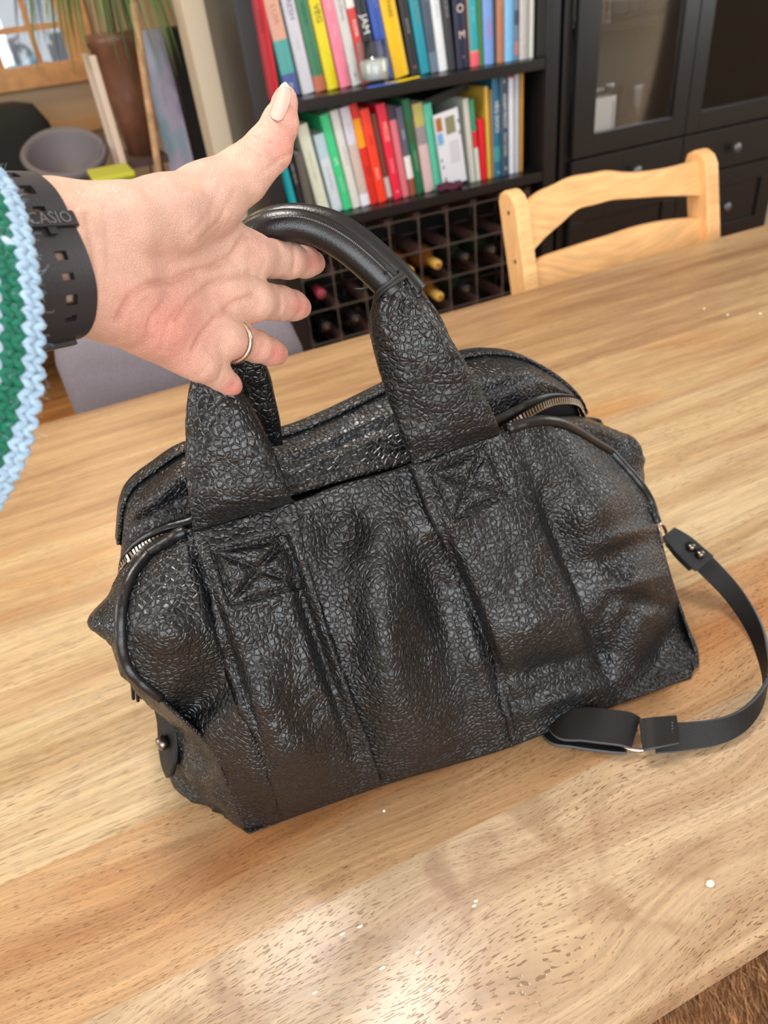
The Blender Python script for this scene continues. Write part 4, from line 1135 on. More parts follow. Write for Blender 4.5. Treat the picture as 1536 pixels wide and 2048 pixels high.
U = [  # px0 px1 pyb lean height colour label bands texts
 (534,561,193,.00,.31,(206,22,40),'thick crimson red book standing upright against the bookcase side panel',(),[('COOK',.55,.016,(150,10,26),'down')]),
 (572,600,190,.09,.30,(84,172,166),'book with teal, salmon and blue blocks on its spine',[(.42,.78,(228,172,148)),(0,.17,(78,96,162)),],[('LUIA',.60,.020,(196,130,104),'down'),('O',.08,.016,(236,236,240),'up')]),
 (606,630,186,.10,.31,(214,214,224),'pale lavender white book with small grey and rust letters',(),[('FRESH',.62,.020,(120,112,150),'down'),('notes',.36,.012,(190,190,204),'down')]),
 (631,654,182,.105,.30,(196,112,82),'terracotta book with a long dark green rounded spine panel',[(.12,.98,(58,128,92)),],[('SICILIA',.58,.015,(40,96,70),'down')]),
 (656,678,178,.108,.31,(236,220,16),'bright lemon yellow book lettered VEG in black',(),[('VEG',.55,.022,(60,56,10),'down'),('more',.76,.014,(70,66,12),'down')]),
 (681,703,174,.112,.31,(244,136,160),'bubblegum pink book with pale lettering',(),[('Pinch',.62,.018,(250,206,214),'down'),('of nom',.42,.010,(250,206,214),'down')]),
 (705,724,170,.13,.30,(212,212,208),'light grey book with thin grey spine lettering',(),[('Kitchen Diaries',.62,.012,(130,130,130),'down'),('K',.08,.012,(70,70,70),'up')]),
 (725,741,166,.13,.28,(214,62,58),'coral red book with white label and lettering behind the candle',[(.62,.76,(238,236,232)),],[('N',.88,.016,WH,'up'),('ROMA',.46,.013,WH,'down')]),
 (742,762,163,.13,.29,(22,26,32),'black book with big white letters JAM and blue marks',[(.70,.86,(32,110,190)),],[('JAM',.46,.026,WH,'down')]),
 (766,788,159,.135,.29,(44,82,172),'royal blue book between the JAM book and the yellow one',(),[('EAST',.62,.014,(120,150,214),'down')]),
 (790,819,152,.15,.30,(246,196,8),'thick golden yellow book with small dark letters down the spine',(),[('SIMPLE FARE',.62,.017,(120,92,10),'down')]),
 (822,840,142,.13,.29,(30,28,30),'black book with gold spine lettering',[],[('SPICE',.72,.016,(190,156,90),'down'),('journal',.40,.012,(170,166,160),'down'),('o',.07,.014,(226,130,120),'up')]),
 (842,861,141,.13,.30,(10,150,170),'turquoise book with thin copper lettering',(),[('OKLAVA',.52,.019,(120,150,140),'down')]),
 (862,878,138,.12,.27,(70,84,102),'slate grey book with faint pale title',[(0,.18,(104,124,140)),],[('SALT',.66,.013,(140,152,166),'down')]),
 (879,896,138,.10,.30,(232,236,238),'narrow white book with pale blue letters beside a charcoal one',(),[('fast and free',.5,.011,(150,190,216),'down')]),
 (897,912,134,.09,.29,(44,44,46),'charcoal book with small white spine lettering',(),[('THE LITTLE BOOK',.56,.010,(170,170,170),'down')]),
 (915,940,131,.055,.30,(22,26,58),'navy book with large cream letters HOOM stacked down the spine',(),[('H',.86,.026,(238,220,200),'up'),('O',.66,.028,(238,220,200),'up'),('O',.46,.028,(238,220,200),'up'),('M',.26,.026,(238,220,200),'up'),('x',.09,.012,(214,150,140),'up')]),
 (942,960,130,.04,.27,(226,150,112),'orange edged book with a teal spine panel and pink foot',[(.14,.98,(44,164,172)),(0,.12,(238,92,112))],[('A',.84,.022,WH,'up'),('garden',.45,.013,(120,214,196),'down')]),
 (960.5,968,128,.03,.27,(62,126,46),'thin grass green book',(),()),
 (969,989,126,.02,.28,(122,160,226),'periwinkle blue book with pink letters',(),[('SOUR',.62,.015,(226,120,160),'down'),('SWEET',.30,.014,(226,120,160),'down')]),
 (989.5,994,125,.01,.26,(60,56,52),'very thin dark booklet beside the tan brown book',(),()),
 (994,1009,124,.0,.28,(184,120,86),'tan brown book with faint pale title',(),[('TOASTED',.55,.012,(214,164,134),'down')]),
 (1010,1028,120,.0,.30,(126,194,240),'sky blue book with faint title',(),[('SUMMER',.6,.013,(96,160,206),'down')]),
 (1029,1038,116,.0,.28,(110,128,150),'thin grey blue patterned booklet',[(.3,.42,(60,70,96)),(.05,.16,(186,130,120))],()),
 (1039,1058,115,.0,.30,(206,204,200),'wide pale grey ring binder on the upper shelf',(),[('o',.10,.010,(120,120,120),'up')]),
 (1059,1067,114,.0,.30,(236,238,226),'ivory book closing the row on the upper shelf',(),())]
for (a, b_, yb, ln_, h, c, lab, bands, tx) in U: book(a, b_, yb, Z1, ln_, h, c, lab, G1, bands=bands, texts=tx, Y=2.11 - .05 * max(0, min(1, (a - 820) / 220)), depth=.18)
Lw = [
 (586,602,436,.10,.24,(0,166,176),'slim turquoise book beside the bookcase side panel on the lower shelf',[(0,.04,(230,230,230))],()),
 (603,614,430,.09,.22,(36,36,40),'black book with small grey lettering between turquoise and grey ones',[(0,.1,(150,150,156))],[('GRILL BOOK',.55,.009,(170,170,176),'down')]),
 (616,632,428,.07,.17,(96,92,84),'short dark grey brown book on the lower shelf',(),()),
 (640,662,428,.13,.235,(216,222,200),'pale sage cream book on the lower shelf',(),[('seasons of supper',.55,.011,(170,176,156),'down')]),
 (667,687,425,.13,.205,(182,208,220),'short ice blue book with grey lettering',[(.05,.70,(210,220,228)),],[('the whole fish',.45,.011,(150,164,176),'down')]),
 (688,705,418,.14,.25,(62,206,134),'bright mint green book with white figure on the lower shelf',(),[('5',.52,.026,(190,244,212),'up'),('ingredients',.28,.010,(170,236,200),'down')]),
 (706,722,413,.13,.255,(222,222,214),'off white book right of the bright green one',(),[('PLENTIFUL',.55,.011,(186,186,178),'down')]),
 (723,741,409,.12,.258,(216,214,226),'book with white spine and tan brown stripe',[(.13,.64,(206,188,178)),(0,.12,(236,236,244))],[('bread',.80,.012,(180,178,196),'down')]),
 (741,756,404,.12,.262,(222,40,26),'scarlet book with a yellow title block',[(.58,.86,(246,158,12)),],[('HOT',.34,.013,(150,20,14),'down'),('x',.06,.010,(150,20,14),'up')]),
 (757,775,400,.12,.245,(250,62,34),'vivid orange red book with white lower lettering',(),[('chilli',.68,.014,(176,28,16),'down'),('pasta',.32,.015,(255,206,190),'down')]),
 (776,786,397,.12,.23,(112,62,44),'narrow russet brown book between orange and crimson ones',[(.04,.28,(206,190,186)),],()),
 (788,805,396,.12,.25,(236,34,68),'crimson pink book with cream lettering',(),[('MEZZE',.72,.016,(250,196,170),'down'),('kitchen',.36,.013,(250,170,176),'down'),('o',.08,.016,(255,190,196),'up')]),
 (806,819,389,.11,.24,(220,118,128),'dusty pink book with a dark patterned top',[(.86,1.0,(60,52,70)),],()),
 (820,833,384,.11,.235,(92,92,112),'book with dark blue grey top and white foot block',[(.20,.46,(236,234,232)),(0,.20,(150,84,60))],[('herbs',.70,.011,(210,210,220),'down')]),
 (834,848,378,.11,.25,(22,108,70),'dark forest green book with leaf pattern',[(.55,.8,(44,92,50)),],[('GREENFEAST',.36,.010,(150,190,140),'down')]),
 (850,869,377,.10,.235,(214,186,186),'blush pink book with olive yellow top',[(.75,1.0,(186,178,96)),(.55,.75,(150,140,144))],()),
 (870,886,377,.10,.23,(88,196,164),'plain mint turquoise book right of the blush pink one',(),()),
 (942,953,376,.085,.225,(204,204,194),'pale grey paperback leaning on the white pamphlet',(),()),
 (954,962,376,.08,.22,(54,150,110),'thin booklet with green, red and white blocks',[(.42,.62,(222,40,48)),(.0,.42,(214,220,210))],()),
 (963,975,370,.05,.165,(226,10,36),'short plain bright red folder',(),()),
 (976,983,352,.03,.245,(222,180,70),'thin mustard yellow book',(),()),
 (984,989,350,.02,.235,(150,124,86),'thin tan brown booklet beside the blue gardening book',(),()),
 (989,1002,351,.02,.275,(34,110,144),'petrol blue gardening book with white title',[(.16,.32,(60,150,160)),],[('VEG DOCI',.62,.018,WH,'down'),('a',.05,.012,WH,'up')]),
 (1003,1018,348,.015,.285,(58,84,102),'slate blue book lettered ADAM in white',(),[('ADAM FROST',.66,.015,WH,'down'),('How I Garden',.32,.011,WH,'down'),('P',.94,.014,WH,'up'),('0',.07,.014,WH,'up')]),
 (1019,1029,346,.01,.29,(228,232,244),'white folder with a red top edge',[(.97,1.0,(190,20,46)),],()),
 (1030,1039,346,.005,.285,(196,200,206),'silver grey folder beside the white one',(),()),
 (1040,1046,345,.0,.275,(206,152,56),'thin ochre folder closing the row on the lower shelf',(),())]
for (a, b_, yb, ln_, h, c, lab, bands, tx) in Lw: book(a, b_, yb, Z2, ln_, min(h, .264), c, lab, G2, bands=bands, texts=tx, Y=2.062)
# taller folders standing behind the red one
book(949, 957, 352, Z2, .03, .235, (232, 206, 222), 'pale pink folder standing behind the short red folder', G2, depth=.08, Y=2.215)
book(958, 969, 352, Z2, .03, .255, (170, 212, 216), 'pale aqua folder standing behind the short red folder', G2, depth=.08, Y=2.215)
# white pamphlet turned so that its printed cover shows
P0 = onY(888, 372, 2.05); P1 = onY(938, 368, 2.05); w = P1[0] - P0[0]
ph = empty('pamphlet', (P0[0], 2.05, Z2 + .0006), label='white pamphlet with small animal pictures on its cover, standing face out', cat='pamphlet')
ph.rotation_euler = (0, -.12, .12)
obj('pamphlet_cover', MB().box2((0, 0, 0), (w, .006, .20)), plain('white_print', srgb(226, 228, 236), .45), ph, local=True, bevel=.001)
for (x0, x1, z0, z1, c) in ((.05, .28, .155, .19, (176, 112, 50)), (.42, .8, .14, .185, (140, 140, 104)), (.03, .25, .12, .15, (120, 178, 226)), (.05, .1, .075, .083, (60, 60, 80)), (.08, .13, .055, .063, (60, 60, 80)), (.1, .15, .02, .03, (70, 70, 80)), (.45, .85, .06, .12, (212, 212, 224)), (.93, .97, .16, .17, (60, 70, 100)), (.93, .97, .13, .14, (60, 70, 100))):
    obj('cover_print', MB().box2((x0 * w, -.0012, z0), (x1 * w, .001, z1)), bcol(c), ph, local=True)
fl = empty('book', (1.02, 2.12, Z2 + .208), label='dark book lying flat on top of the lower row', cat='book', group=G2)
obj('cover', MB().prism([(0, 0), (.17, .03), (.17, .05), (0, .02)], .13, lambda x, y, z: (x, z, y)), bcol((38, 40, 36)), fl, local=True)
obj('page_block', MB().prism([(.003, .003), (.167, .033), (.167, .047), (.003, .017)], .127, lambda x, y, z: (x, z + .001, y)), PAGES, fl, local=True)
cl = empty('scrunchie', (1.065, 2.03, Z2), label='dark plum fabric scrunchie lying on the lower shelf', cat='scrunchie')
mb = MB()
ring = [np.array([1.065 + .035 * math.cos(a) , 2.03 + .018 * math.sin(a), Z2 + .011 + .003 * math.sin(5 * a)]) for a in np.linspace(0, 2 * math.pi, 30)]
mb.tube(ring, [.008 + .0022 * math.sin(9 * i) for i in range(30)], 10); obj('gathered_fabric', mb, plain('plum', srgb(80, 20, 52), .7), cl, smooth=True)
bo = empty('ribbon', (.93, 2.022, Z1), label='yellow paper bookmark lying on the upper shelf edge', cat='bookmark')
obj('bookmark_strip', MB().prism([(-.045, 0), (.055, .004), (.055, .007), (-.045, .003)], .016, lambda x, y, z: (.93 + x, 2.016 + z, Z1 + y)), bcol((240, 206, 30)), bo, solid=0)
bm2 = empty('ribbon', (.87, 2.02, Z1), label='blue paper bookmark lying flat under the golden yellow book', cat='bookmark')
obj('bookmark_strip', MB().box2((.83, 2.008, Z1 + .0004), (.915, 2.026, Z1 + .003)), bcol((70, 110, 200)), bm2)
bo.name = 'bookmark'; bm2.name = 'bookmark'
# candle in a glass
cc = onY(751, 160, 2.056); cnd = empty('candle_glass', (cc[0], 2.056, Z1), label='white candle in a clear glass tumbler standing before the books', cat='candle')
gx, gy = cc[0], 2.056
obj('glass_tumbler', MB().lathe([(.002, .0006), (.037, .0008), (.039, .006), (.041, .100), (.0395, .100), (.0375, .014), (.002, .012)], (gx, gy, Z1), 32), THING, cnd, smooth=True)
obj('wax', MB().lathe([(.002, .0145), (.0366, .0145), (.0374, .056), (.033, .058), (.002, .057)], (gx, gy, Z1), 24), plain('candle_wax', srgb(232, 240, 230), .5), cnd, smooth=True)

# ------------------------------------------------------------------ wine rack and bottles
RX = [.5685 + .0965 * i for i in range(9)]; RX = [x for x in RX if x < 1.36]
RZ = [.648 - .1015 * i for i in range(6)]
rack = empty('wine_rack', (.96, 2.12, ZS[0]), label='wire and dark wood wine rack filling the bookcase under the books', cat='wine rack')
STEEL = plain('galvanised_strip', srgb(122, 112, 106), .45, metal=.5)
DWOOD = plain('dark_rack_wood', srgb(70, 46, 42), .6, vary=.3, bscale=100)
for x in RX:
    for y in (2.03, 2.23): obj('upright_wire', MB().box2((x - .0013, y - .0022, ZS[0] + .001), (x + .0013, y + .0022, RZ[0])), STEEL, rack)
for z in RZ:
    for y in (2.03, 2.23): obj('cross_wire', MB().box2((RX[0], y - .0022, z - .0012), (RX[-1], y + .0022, z + .0012)), STEEL, rack)
    for x in RX: obj('wood_bar', MB().box2((x - .011, 2.036, z - .011), (x + .011, 2.224, z + .011)), DWOOD, rack)
def bottle(x, z, cap, glassc, label, mirror=False, y=2.0):
    o = empty('wine_bottle', (x, 2.13, z - .036), label=label, cat='bottle', group='wine bottles in the rack')
    prof = [(.004, .012), (.037, 0), (.037, -.16), (.033, -.185), (.0165, -.215), (.0145, -.225), (.0145, -.27)]
    g = MB().lathe([(r, zz) for r, zz in prof], (x, 2.285, z), 18, axis='Y'); obj('bottle_body', g, plain('bottle_%d_%d_%d' % glassc, srgb(*glassc), .08, spec=.7, coat=.5), o, smooth=True)
    obj('foil_capsule', MB().lathe([(.0151, -.215), (.0152, -.272), (.013, -.2755), (.004, -.2765)], (x, 2.285, z), 16, axis='Y'), plain('foil_%d_%d_%d' % cap, srgb(*cap), .4, metal=.15), o, smooth=True)
    obj('cap_disc', MB().lathe([(.0045, -.2762), (.0045, -.2785), (.001, -.279)], (x, 2.285, z), 12, axis='Y'), plain('foil_dark', srgb(120, 90, 40), .5), o, smooth=True)
    return o
cellx = lambda i: RX[i] + .04825
def cellz(j): return RZ[j] - .1015 / 2 + .004
gold, amber = (216, 172, 84), (126, 78, 30)
dark, dglass = (34, 30, 32), (18, 20, 16)
for (i, j, cap, gl, lab) in [(3, 1, gold, amber, 'amber wine bottle with gold foil lying in the rack, upper of two in its column'), (4, 1, gold, amber, 'amber wine bottle with gold foil in the rack beside two others'), (4, 2, gold, amber, 'lower amber wine bottle with gold foil close to the table edge'), (0, 1, (150, 50, 72), dglass, 'wine bottle with a raspberry pink foil cap'),
    (0, 2, dark, dglass, 'dark wine bottle with black foil in the rack'), (1, 2, dark, dglass, 'dark wine bottle with black foil in the rack'), (0, 3, dark, dglass, 'dark wine bottle with black foil in the rack'), (1, 3, dark, dglass, 'dark wine bottle with black foil in the rack'), (2, 2, dark, dglass, 'dark wine bottle with black foil in the rack'), (5, 1, dark, (30, 44, 30), 'dark wine bottle with black foil in the rack'), (6, 1, dark, (30, 44, 30), 'dark wine bottle with black foil in the rack'), (5, 2, dark, (30, 50, 34), 'dark wine bottle with black foil in the rack')]:
    bottle(cellx(i), cellz(j), cap, gl, lab)
# ------------------------------------------------------------------ black glass-door cabinet
KX0, KX1, KYF, KYB = 1.434, 2.36, 2.0, 2.33
cab = empty('display_cabinet', ((KX0 + KX1) / 2, 2.16, 0), label='black cabinet with two glass doors above knobbed drawers, beside the bookcase', cat='cabinet')
XM = (KX0 + KX1) / 2
for x in (KX0, KX1 - .03): obj('side_panel', MB().box2((x, KYF + .004, 0), (x + .03, KYB, 2.0)), BLACKW, cab, bevel=.002)
obj('back_board', MB().box2((KX0 + .03, KYB - .01, .08), (KX1 - .03, KYB, 1.98)), plain('cabinet_back', srgb(66, 66, 62), .6), cab)
for z in (.09, .735, 1.055, 1.40, 1.98): obj('shelf' if z in (1.055, 1.40) else 'carcass_board', MB().box2((KX0 + .03, KYF + (.03 if z in (1.055, 1.40) else .01), z - .02), (KX1 - .03, KYB - .01, z)), BLACKW, cab)
KNOB = plain('pewter_knob', srgb(120, 122, 126), .35, metal=.6)
def frame_door(x0, x1, z0, z1, sw=.075, bot=.06):
    fr = MB(); y0, y1 = KYF - .018, KYF + .002
    fr.box2((x0, y0, z0), (x0 + sw, y1, z1)); fr.box2((x1 - sw + .02, y0, z0), (x1, y1, z1)); fr.box2((x0 + sw, y0, z0), (x1 - sw + .02, y1, z0 + bot)); fr.box2((x0 + sw, y0, z1 - bot), (x1 - sw + .02, y1, z1))
    d = empty('glass_door', (x0, KYF, z0)); d.parent = cab; d.location = np.array((x0, KYF, z0)) - np.array(cab.location)
    obj('door_frame', fr, BLACKW, d, bevel=.002)
    obj('door_pane', MB().box2((x0 + sw - .004, KYF - .009, z0 + bot - .004), (x1 - sw + .024, KYF - .006, z1 - bot + .004)), PANE, d)
for (x0, x1) in ((KX0 + .032, XM - .0015),): frame_door(x0, x1, .722, 1.96)
# mirrored right-hand door
def frame_door_r(x0, x1, z0, z1, sw=.075, bot=.06):
    fr = MB(); y0, y1 = KYF - .018, KYF + .002; s0 = sw - .02
    fr.box2((x0, y0, z0), (x0 + s0, y1, z1)); fr.box2((x1 - sw, y0, z0), (x1, y1, z1)); fr.box2((x0 + s0, y0, z0), (x1 - sw, y1, z0 + bot)); fr.box2((x0 + s0, y0, z1 - bot), (x1 - sw, y1, z1))
    d = empty('glass_door', (x0, KYF, z0)); d.parent = cab; d.location = np.array((x0, KYF, z0)) - np.array(cab.location)
    obj('door_frame', fr, BLACKW, d, bevel=.002)
    obj('door_pane', MB().box2((x0 + s0 - .004, KYF - .009, z0 + bot - .004), (x1 - sw + .004, KYF - .006, z1 - bot + .004)), PANE, d)
frame_door_r(XM + .0015, KX1 - .032, .722, 1.96)
for (z0, z1) in ((.592, .716), (.345, .586), (.10, .339)):
    for (x0, x1, kx) in ((KX0 + .032, XM - .0015, 1.700), (XM + .0015, KX1 - .032, 2.110)):
        fr = MB().box2((x0, KYF - .018, z0), (x1, KYF + .002, z1))
        if z1 - z0 > .2:
            fr = MB(); fr.box2((x0, KYF - .010, z0), (x1, KYF + .002, z1)); t = .055
            for a, c in (((x0, z0), (x1, z0 + t)), ((x0, z1 - t), (x1, z1)), ((x0, z0 + t), (x0 + t, z1 - t)), ((x1 - t, z0 + t), (x1, z1 - t))): fr.box2((a[0], KYF - .018, a[1]), (c[0], KYF - .010, c[1]))
        dr = obj('drawer', fr, BLACKW, cab, bevel=.0015)
        zc = (z0 + z1) / 2
        kn_ = obj('knob', MB().lathe([(.007, 0), (.006, -.012), (.014, -.020), (.016, -.026), (.012, -.031), (.003, -.033)], (kx, KYF - .017, zc), 18, axis='Y'), KNOB, None, smooth=True); kn_.parent = dr; kn_.location = -wloc(dr)
# things inside
def glass_obj(x, y, z, h, r0, r1, label, group, cut=False, stem=False):
    o = empty('drinking_glass', (x, y, z), label=label, cat='glass', group=group)
    if stem: prof = [(.002, 0), (.034, 0), (.034, .002), (.004, .006), (.0035, h * .45), (.012, h * .5), (r1, h * .66), (r1 * .9, h), (r1 * .87, h), (r1 * .95, h * .67), (.010, h * .53), (.002, h * .52)]
    else: prof = [(.002, 0), (r0, 0), (r1, h), (r1 - .002, h), (r0 - .003, .010), (.002, .009)]
    mb = MB().lathe(prof, (x, y, z), 20)
    if cut:
        v = np.array(mb.v); c = np.array([x, y]); a = np.arctan2(v[:, 1] - y, v[:, 0] - x); f = 1 + .03 * np.sign(np.sin(a * 10 + v[:, 2] * 90)); v[:, 0] = x + (v[:, 0] - x) * f; v[:, 1] = y + (v[:, 1] - y) * f; mb.v = [tuple(p) for p in v]
    obj('glass_bowl', mb, THING, o, smooth=not cut); return o
for i, (x, y) in enumerate(((1.60, 2.18), (1.70, 2.17), (1.80, 2.10), (1.79, 2.23))): glass_obj(x, y, .7355, .13, .030, .040, 'cut glass tumbler inside the cabinet near the white card box', 'tumblers behind the card box', cut=True)
for i, (x, y) in enumerate(((1.975, 2.10), (2.06, 2.10), (2.02, 2.19), (2.11, 2.18))): glass_obj(x, y, .7355, .14, .034, .043, 'ridged glass tumbler inside the cabinet behind the second door', 'tumblers behind the second door', cut=True)
for i, (x, y) in enumerate(((1.60, 2.09), (1.69, 2.18), (1.60, 2.23))): glass_obj(x, y, 1.0555, .15, .035, .042, 'cut crystal tumbler on the upper cabinet shelf', 'crystal on the upper cabinet shelf', cut=True)
for i, (x, y) in enumerate(((1.75, 2.12), (1.84, 2.18), (2.02, 2.12), (2.10, 2.2), (2.18, 2.12))): glass_obj(x, y, 1.0555, .19, .03, .042, 'stemmed wine glass on the upper cabinet shelf', 'wine glasses on the upper cabinet shelf', stem=True)
cb = empty('card_box', (1.61, 2.06, .7355), label='small white cardboard box behind the glass door of the cabinet', cat='box')
c0, c1 = 1.545, 1.655
obj('box_body', MB().box2((c0 + .012, 2.045, .7355), (c1 + .01, 2.10, .865)), plain('white_card', srgb(240, 242, 236), .6), cb, bevel=.001)
obj('box_edge_print', MB().box2((c1 - .004, 2.0444, .75), (c1 + .006, 2.046, .85)), plain('card_print', srgb(196, 204, 206), .6), cb)
obj('box_flap', MB().box2((c0 - .004, 2.047, .7355), (c0 + .011, 2.10, .850)), plain('grey_card', srgb(160, 160, 158), .6), cb)

# ------------------------------------------------------------------ beech chair behind the table
BEECH = wood('beech', srgb(236, 188, 130), srgb(228, 174, 112), pores=.1, figure=1, warp=.02, rough=.38)
chair = empty('dining_chair', (.97, 1.25, 0), label='light beech dining chair with two wavy back rails, tucked behind the table', cat='chair')
def back_y(z): return 1.15 + .27 * (z - .73)
def post(x0, x1, top, notch):
    prof = []   # side profile (y, z) of the rounded post
    mb = MB(); rings = []
    zs = [.02, .40, .46, .60, .70, .76, .80, .84, top - .022, top - .008, top]
    for z in zs:
        dy = .030 if z < top - .03 else .030 * math.sqrt(max(0, 1 - ((z - (top - .026)) / .0262) ** 2)) if z > top - .026 else .030
        dy = max(dy, .004); yc = back_y(max(z, .46)) - (.0 if z > .45 else .00) + (0.05 * (1 - z / .46) if z < .46 else 0)
        rings.append([(x0, yc - dy, z), (x1, yc - dy, z), (x1, yc + dy, z), (x0, yc + dy, z)])
    return mb.loft(rings)
pl1 = obj('back_post', post(.738, .768, .893, 1), BEECH, chair, bevel=.004); pl2 = obj('back_post', post(1.172, 1.204, .888, 1), BEECH, chair, bevel=.004)
DOT = plain('screw_hole', srgb(50, 30, 16), .8)
for z in (.858, .775):
    p = onY(1020, 420, back_y(z)); kd = obj('screw_hole', MB().lathe([(.0035, 0), (.0035, .001), (.001, .0012)], (.738, back_y(z) - .004, z), 10, axis='X'), DOT, None); kd.parent = pl1; kd.location = -wloc(pl1)
    v = np.array([q.co[:] for q in kd.data.vertices]); v[:, 0] = 2 * .738 - v[:, 0] ; kd.data.vertices.foreach_set('co', v.ravel())
def rail(zt_, zb, t=.02):
    mb = MB(); n = 40; rings = []
    for i in range(n + 1):
        f = i / n; x = .766 + (1.174 - .766) * f
        top = np.interp(f, [0, .1, .3, .5, .65, .85, 1], zt_); bot = np.interp(f, [0, .1, .3, .5, .65, .85, 1], zb)
        rings.append((x, top, bot))
    T = cr(np.array([rings[j] for j in range(0, n + 1, 4)]), 5); out_ = []
    for (x, top, bot) in T:
        bow = .012 * math.sin(math.pi * (x - .766) / .408); yt, yb_ = back_y(top) + bow, back_y(bot) + bow
        out_.append([(x, yt - t / 2, top - .003), (x, yt, top), (x, yt + t / 2, top - .003), (x, yb_ + t / 2, bot + .003), (x, yb_, bot), (x, yb_ - t / 2, bot + .003)])
    return mb.loft(out_)
obj('top_rail', rail([.862, .878, .890, .886, .872, .868, .872], [.778, .800, .832, .833, .826, .816, .806]), BEECH, chair, smooth=False, bevel=.002)
obj('lower_rail', rail([.764, .770, .772, .774, .778, .776, .768], [.66, .66, .66, .66, .66, .66, .66]), BEECH, chair, bevel=.002)
obj('seat', MB().box2((.735, 1.06, .43), (1.207, 1.14, .46)), BEECH, chair, bevel=.006)
obj('seat', MB().box2((.75, .80, .43), (1.19, 1.06, .46)), BEECH, chair, bevel=.006)
for x in (.75, 1.15): obj('front_leg', MB().box2((x, .81, 0), (x + .035, .845, .43)), BEECH, chair, bevel=.003)

# ------------------------------------------------------------------ grey upholstered chair
FABG = plain('grey_fabric', srgb(122, 115, 122), .85, bump=.4, bscale=900, vary=.25)
gch = empty('dining_chair', (.11, 1.30, 0), label='grey upholstered dining chair with a rounded back, across the table from the hand', cat='chair')
mb = MB(); rings = []
ctl = [(-.088, 1.185, .60, .015), (-.086, 1.18, .74, .024), (-.06, 1.172, .838, .028), (.02, 1.160, .850, .030), (.12, 1.135, .845, .030), (.21, 1.105, .832, .030), (.262, 1.088, .812, .028), (.288, 1.080, .74, .022), (.292, 1.08, .60, .015)]
cols = cr(np.array([(x, y) for x, y, _, _ in ctl]), 6); tops = cr(np.array([(z, t) for _, _, z, t in ctl]), 6)
xs = np.linspace(-.088, .292, 34); backrows = []
for z in np.linspace(.46, 1, 2): pass
def topz(x):
    f = (x + .088) / .38; e = min(f, 1 - f) ; corner = .045
    zt0 = .852 - .036 * max(0, f - .15)
    d = min(1, e / .16); return zt0 - .075 * (1 - math.sqrt(max(0, 1 - (1 - d) ** 2)))
def yy(x): f = (x + .088) / .38; return 1.20 - .11 * f + .03 * (2 * f - 1) ** 2
front_, rear_ = [], []
for x in xs:
    z1 = topz(x); colf, colr = [], []
    e = min(1, min((x + .088), (.292 - x)) / .03); th = .012 + .022 * math.sqrt(max(0, 1 - (1 - e) ** 2))
    for k_, z in enumerate(np.linspace(.44, z1, 14)):
        e2 = min(1, (z1 - z) / .03); tt = .010 + (th - .010) * math.sqrt(max(0, 1 - (1 - e2) ** 2))
        y = yy(x) + .12 * (z - .75); colf.append((x, y - tt, z)); colr.append((x, y + tt, z))
    front_.append(colf); rear_.append(colr)
loop = [np.array(front_[i] + rear_[i][::-1]) for i in range(len(xs))]
mb.loft(loop); obj('backrest', mb, FABG, gch, smooth=True)
obj('seat', MB().box2((-.11, .82, .42), (.31, 1.12, .48)), FABG, gch, bevel=.02)
for (x, y) in ((-.08, .85), (.25, .85), (-.07, 1.2), (.26, 1.12)): obj('leg', MB().tube([(x, y, 0), (x, y, .43)], [.011, .016], 10), plain('black_metal_leg', srgb(28, 28, 28), .4, metal=.6), gch, smooth=True)
# ------------------------------------------------------------------ the room beyond, left of the bookcase
YW = 3.62
PINE = wood('pine_window', srgb(196, 148, 92), srgb(176, 124, 70), pores=.15, figure=3, rough=.5)
WALLT = plain('tan_wall', srgb(172, 146, 116), .8, bump=.1, bscale=200)
wxa, wxb, wza, wzb = -.045, .245, 1.085, 2.05
w_ = MB(); w_.box2((X0, YW, 0), (wxa, YW + .1, CEIL)); w_.box2((wxb, YW, 0), (1.6, YW + .1, CEIL)); w_.box2((wxa, YW, 0), (wxb, YW + .1, wza)); w_.box2((wxa, YW, wzb), (wxb, YW + .1, CEIL))
obj('wall_far', w_, WALLT, kind='structure')
obj('wall_lounge', MB().box2((1.6, 2.46, 0), (1.68, YW, CEIL)), WALLT, kind='structure')
win = empty('window_1', ((wxa + wxb) / 2, YW, wza), kind='structure')
fr = MB(); t = .09
fr.box2((wxa - t, YW - .03, wza - .065), (wxb + t, YW + .02, wza + .012)); obj('window_sill', fr, PINE, win, bevel=.004)
fr = MB(); fr.box2((wxa - t, YW - .02, wza), (wxa + .02, YW + .06, wzb + t)); fr.box2((wxb - .02, YW - .02, wza), (wxb + t, YW + .06, wzb + t)); fr.box2((wxa, YW - .02, wzb - .02), (wxb, YW + .06, wzb + t)); obj('window_frame', fr, PINE, win, bevel=.003)
cx_ = [.03]
for x in (.112,): obj('window_mullion', MB().box2((x - .010, YW + .01, wza + .01), (x + .010, YW + .045, wzb - .02)), PINE, win)
for z in (1.215, 1.42, 1.63, 1.84): obj('window_bar', MB().box2((wxa + .02, YW + .015, z - .010), (wxb - .02, YW + .04, z + .010)), PINE, win)
obj('window_pane', MB().box2((wxa + .01, YW + .028, wza), (wxb - .01, YW + .031, wzb)), PANE, win)
obj('trim_1', MB().box2((X0, YW - .022, .845), (1.6, YW - .001, .895)), plain('oak_rail', srgb(190, 146, 96), .5), kind='structure')
obj('baseboard_far', MB().box2((X0, YW - .02, 0), (1.6, YW - .001, .13)), plain('cream_paint', srgb(206, 188, 156), .5), kind='structure')
wp = MB()
for x in np.arange(-1.9, 1.5, .42): wp.box2((x, YW - .012, .2), (x + .34, YW - .001, .80))
obj('trim_2', wp, plain('panel_beige', srgb(176, 156, 130), .6), kind='structure')
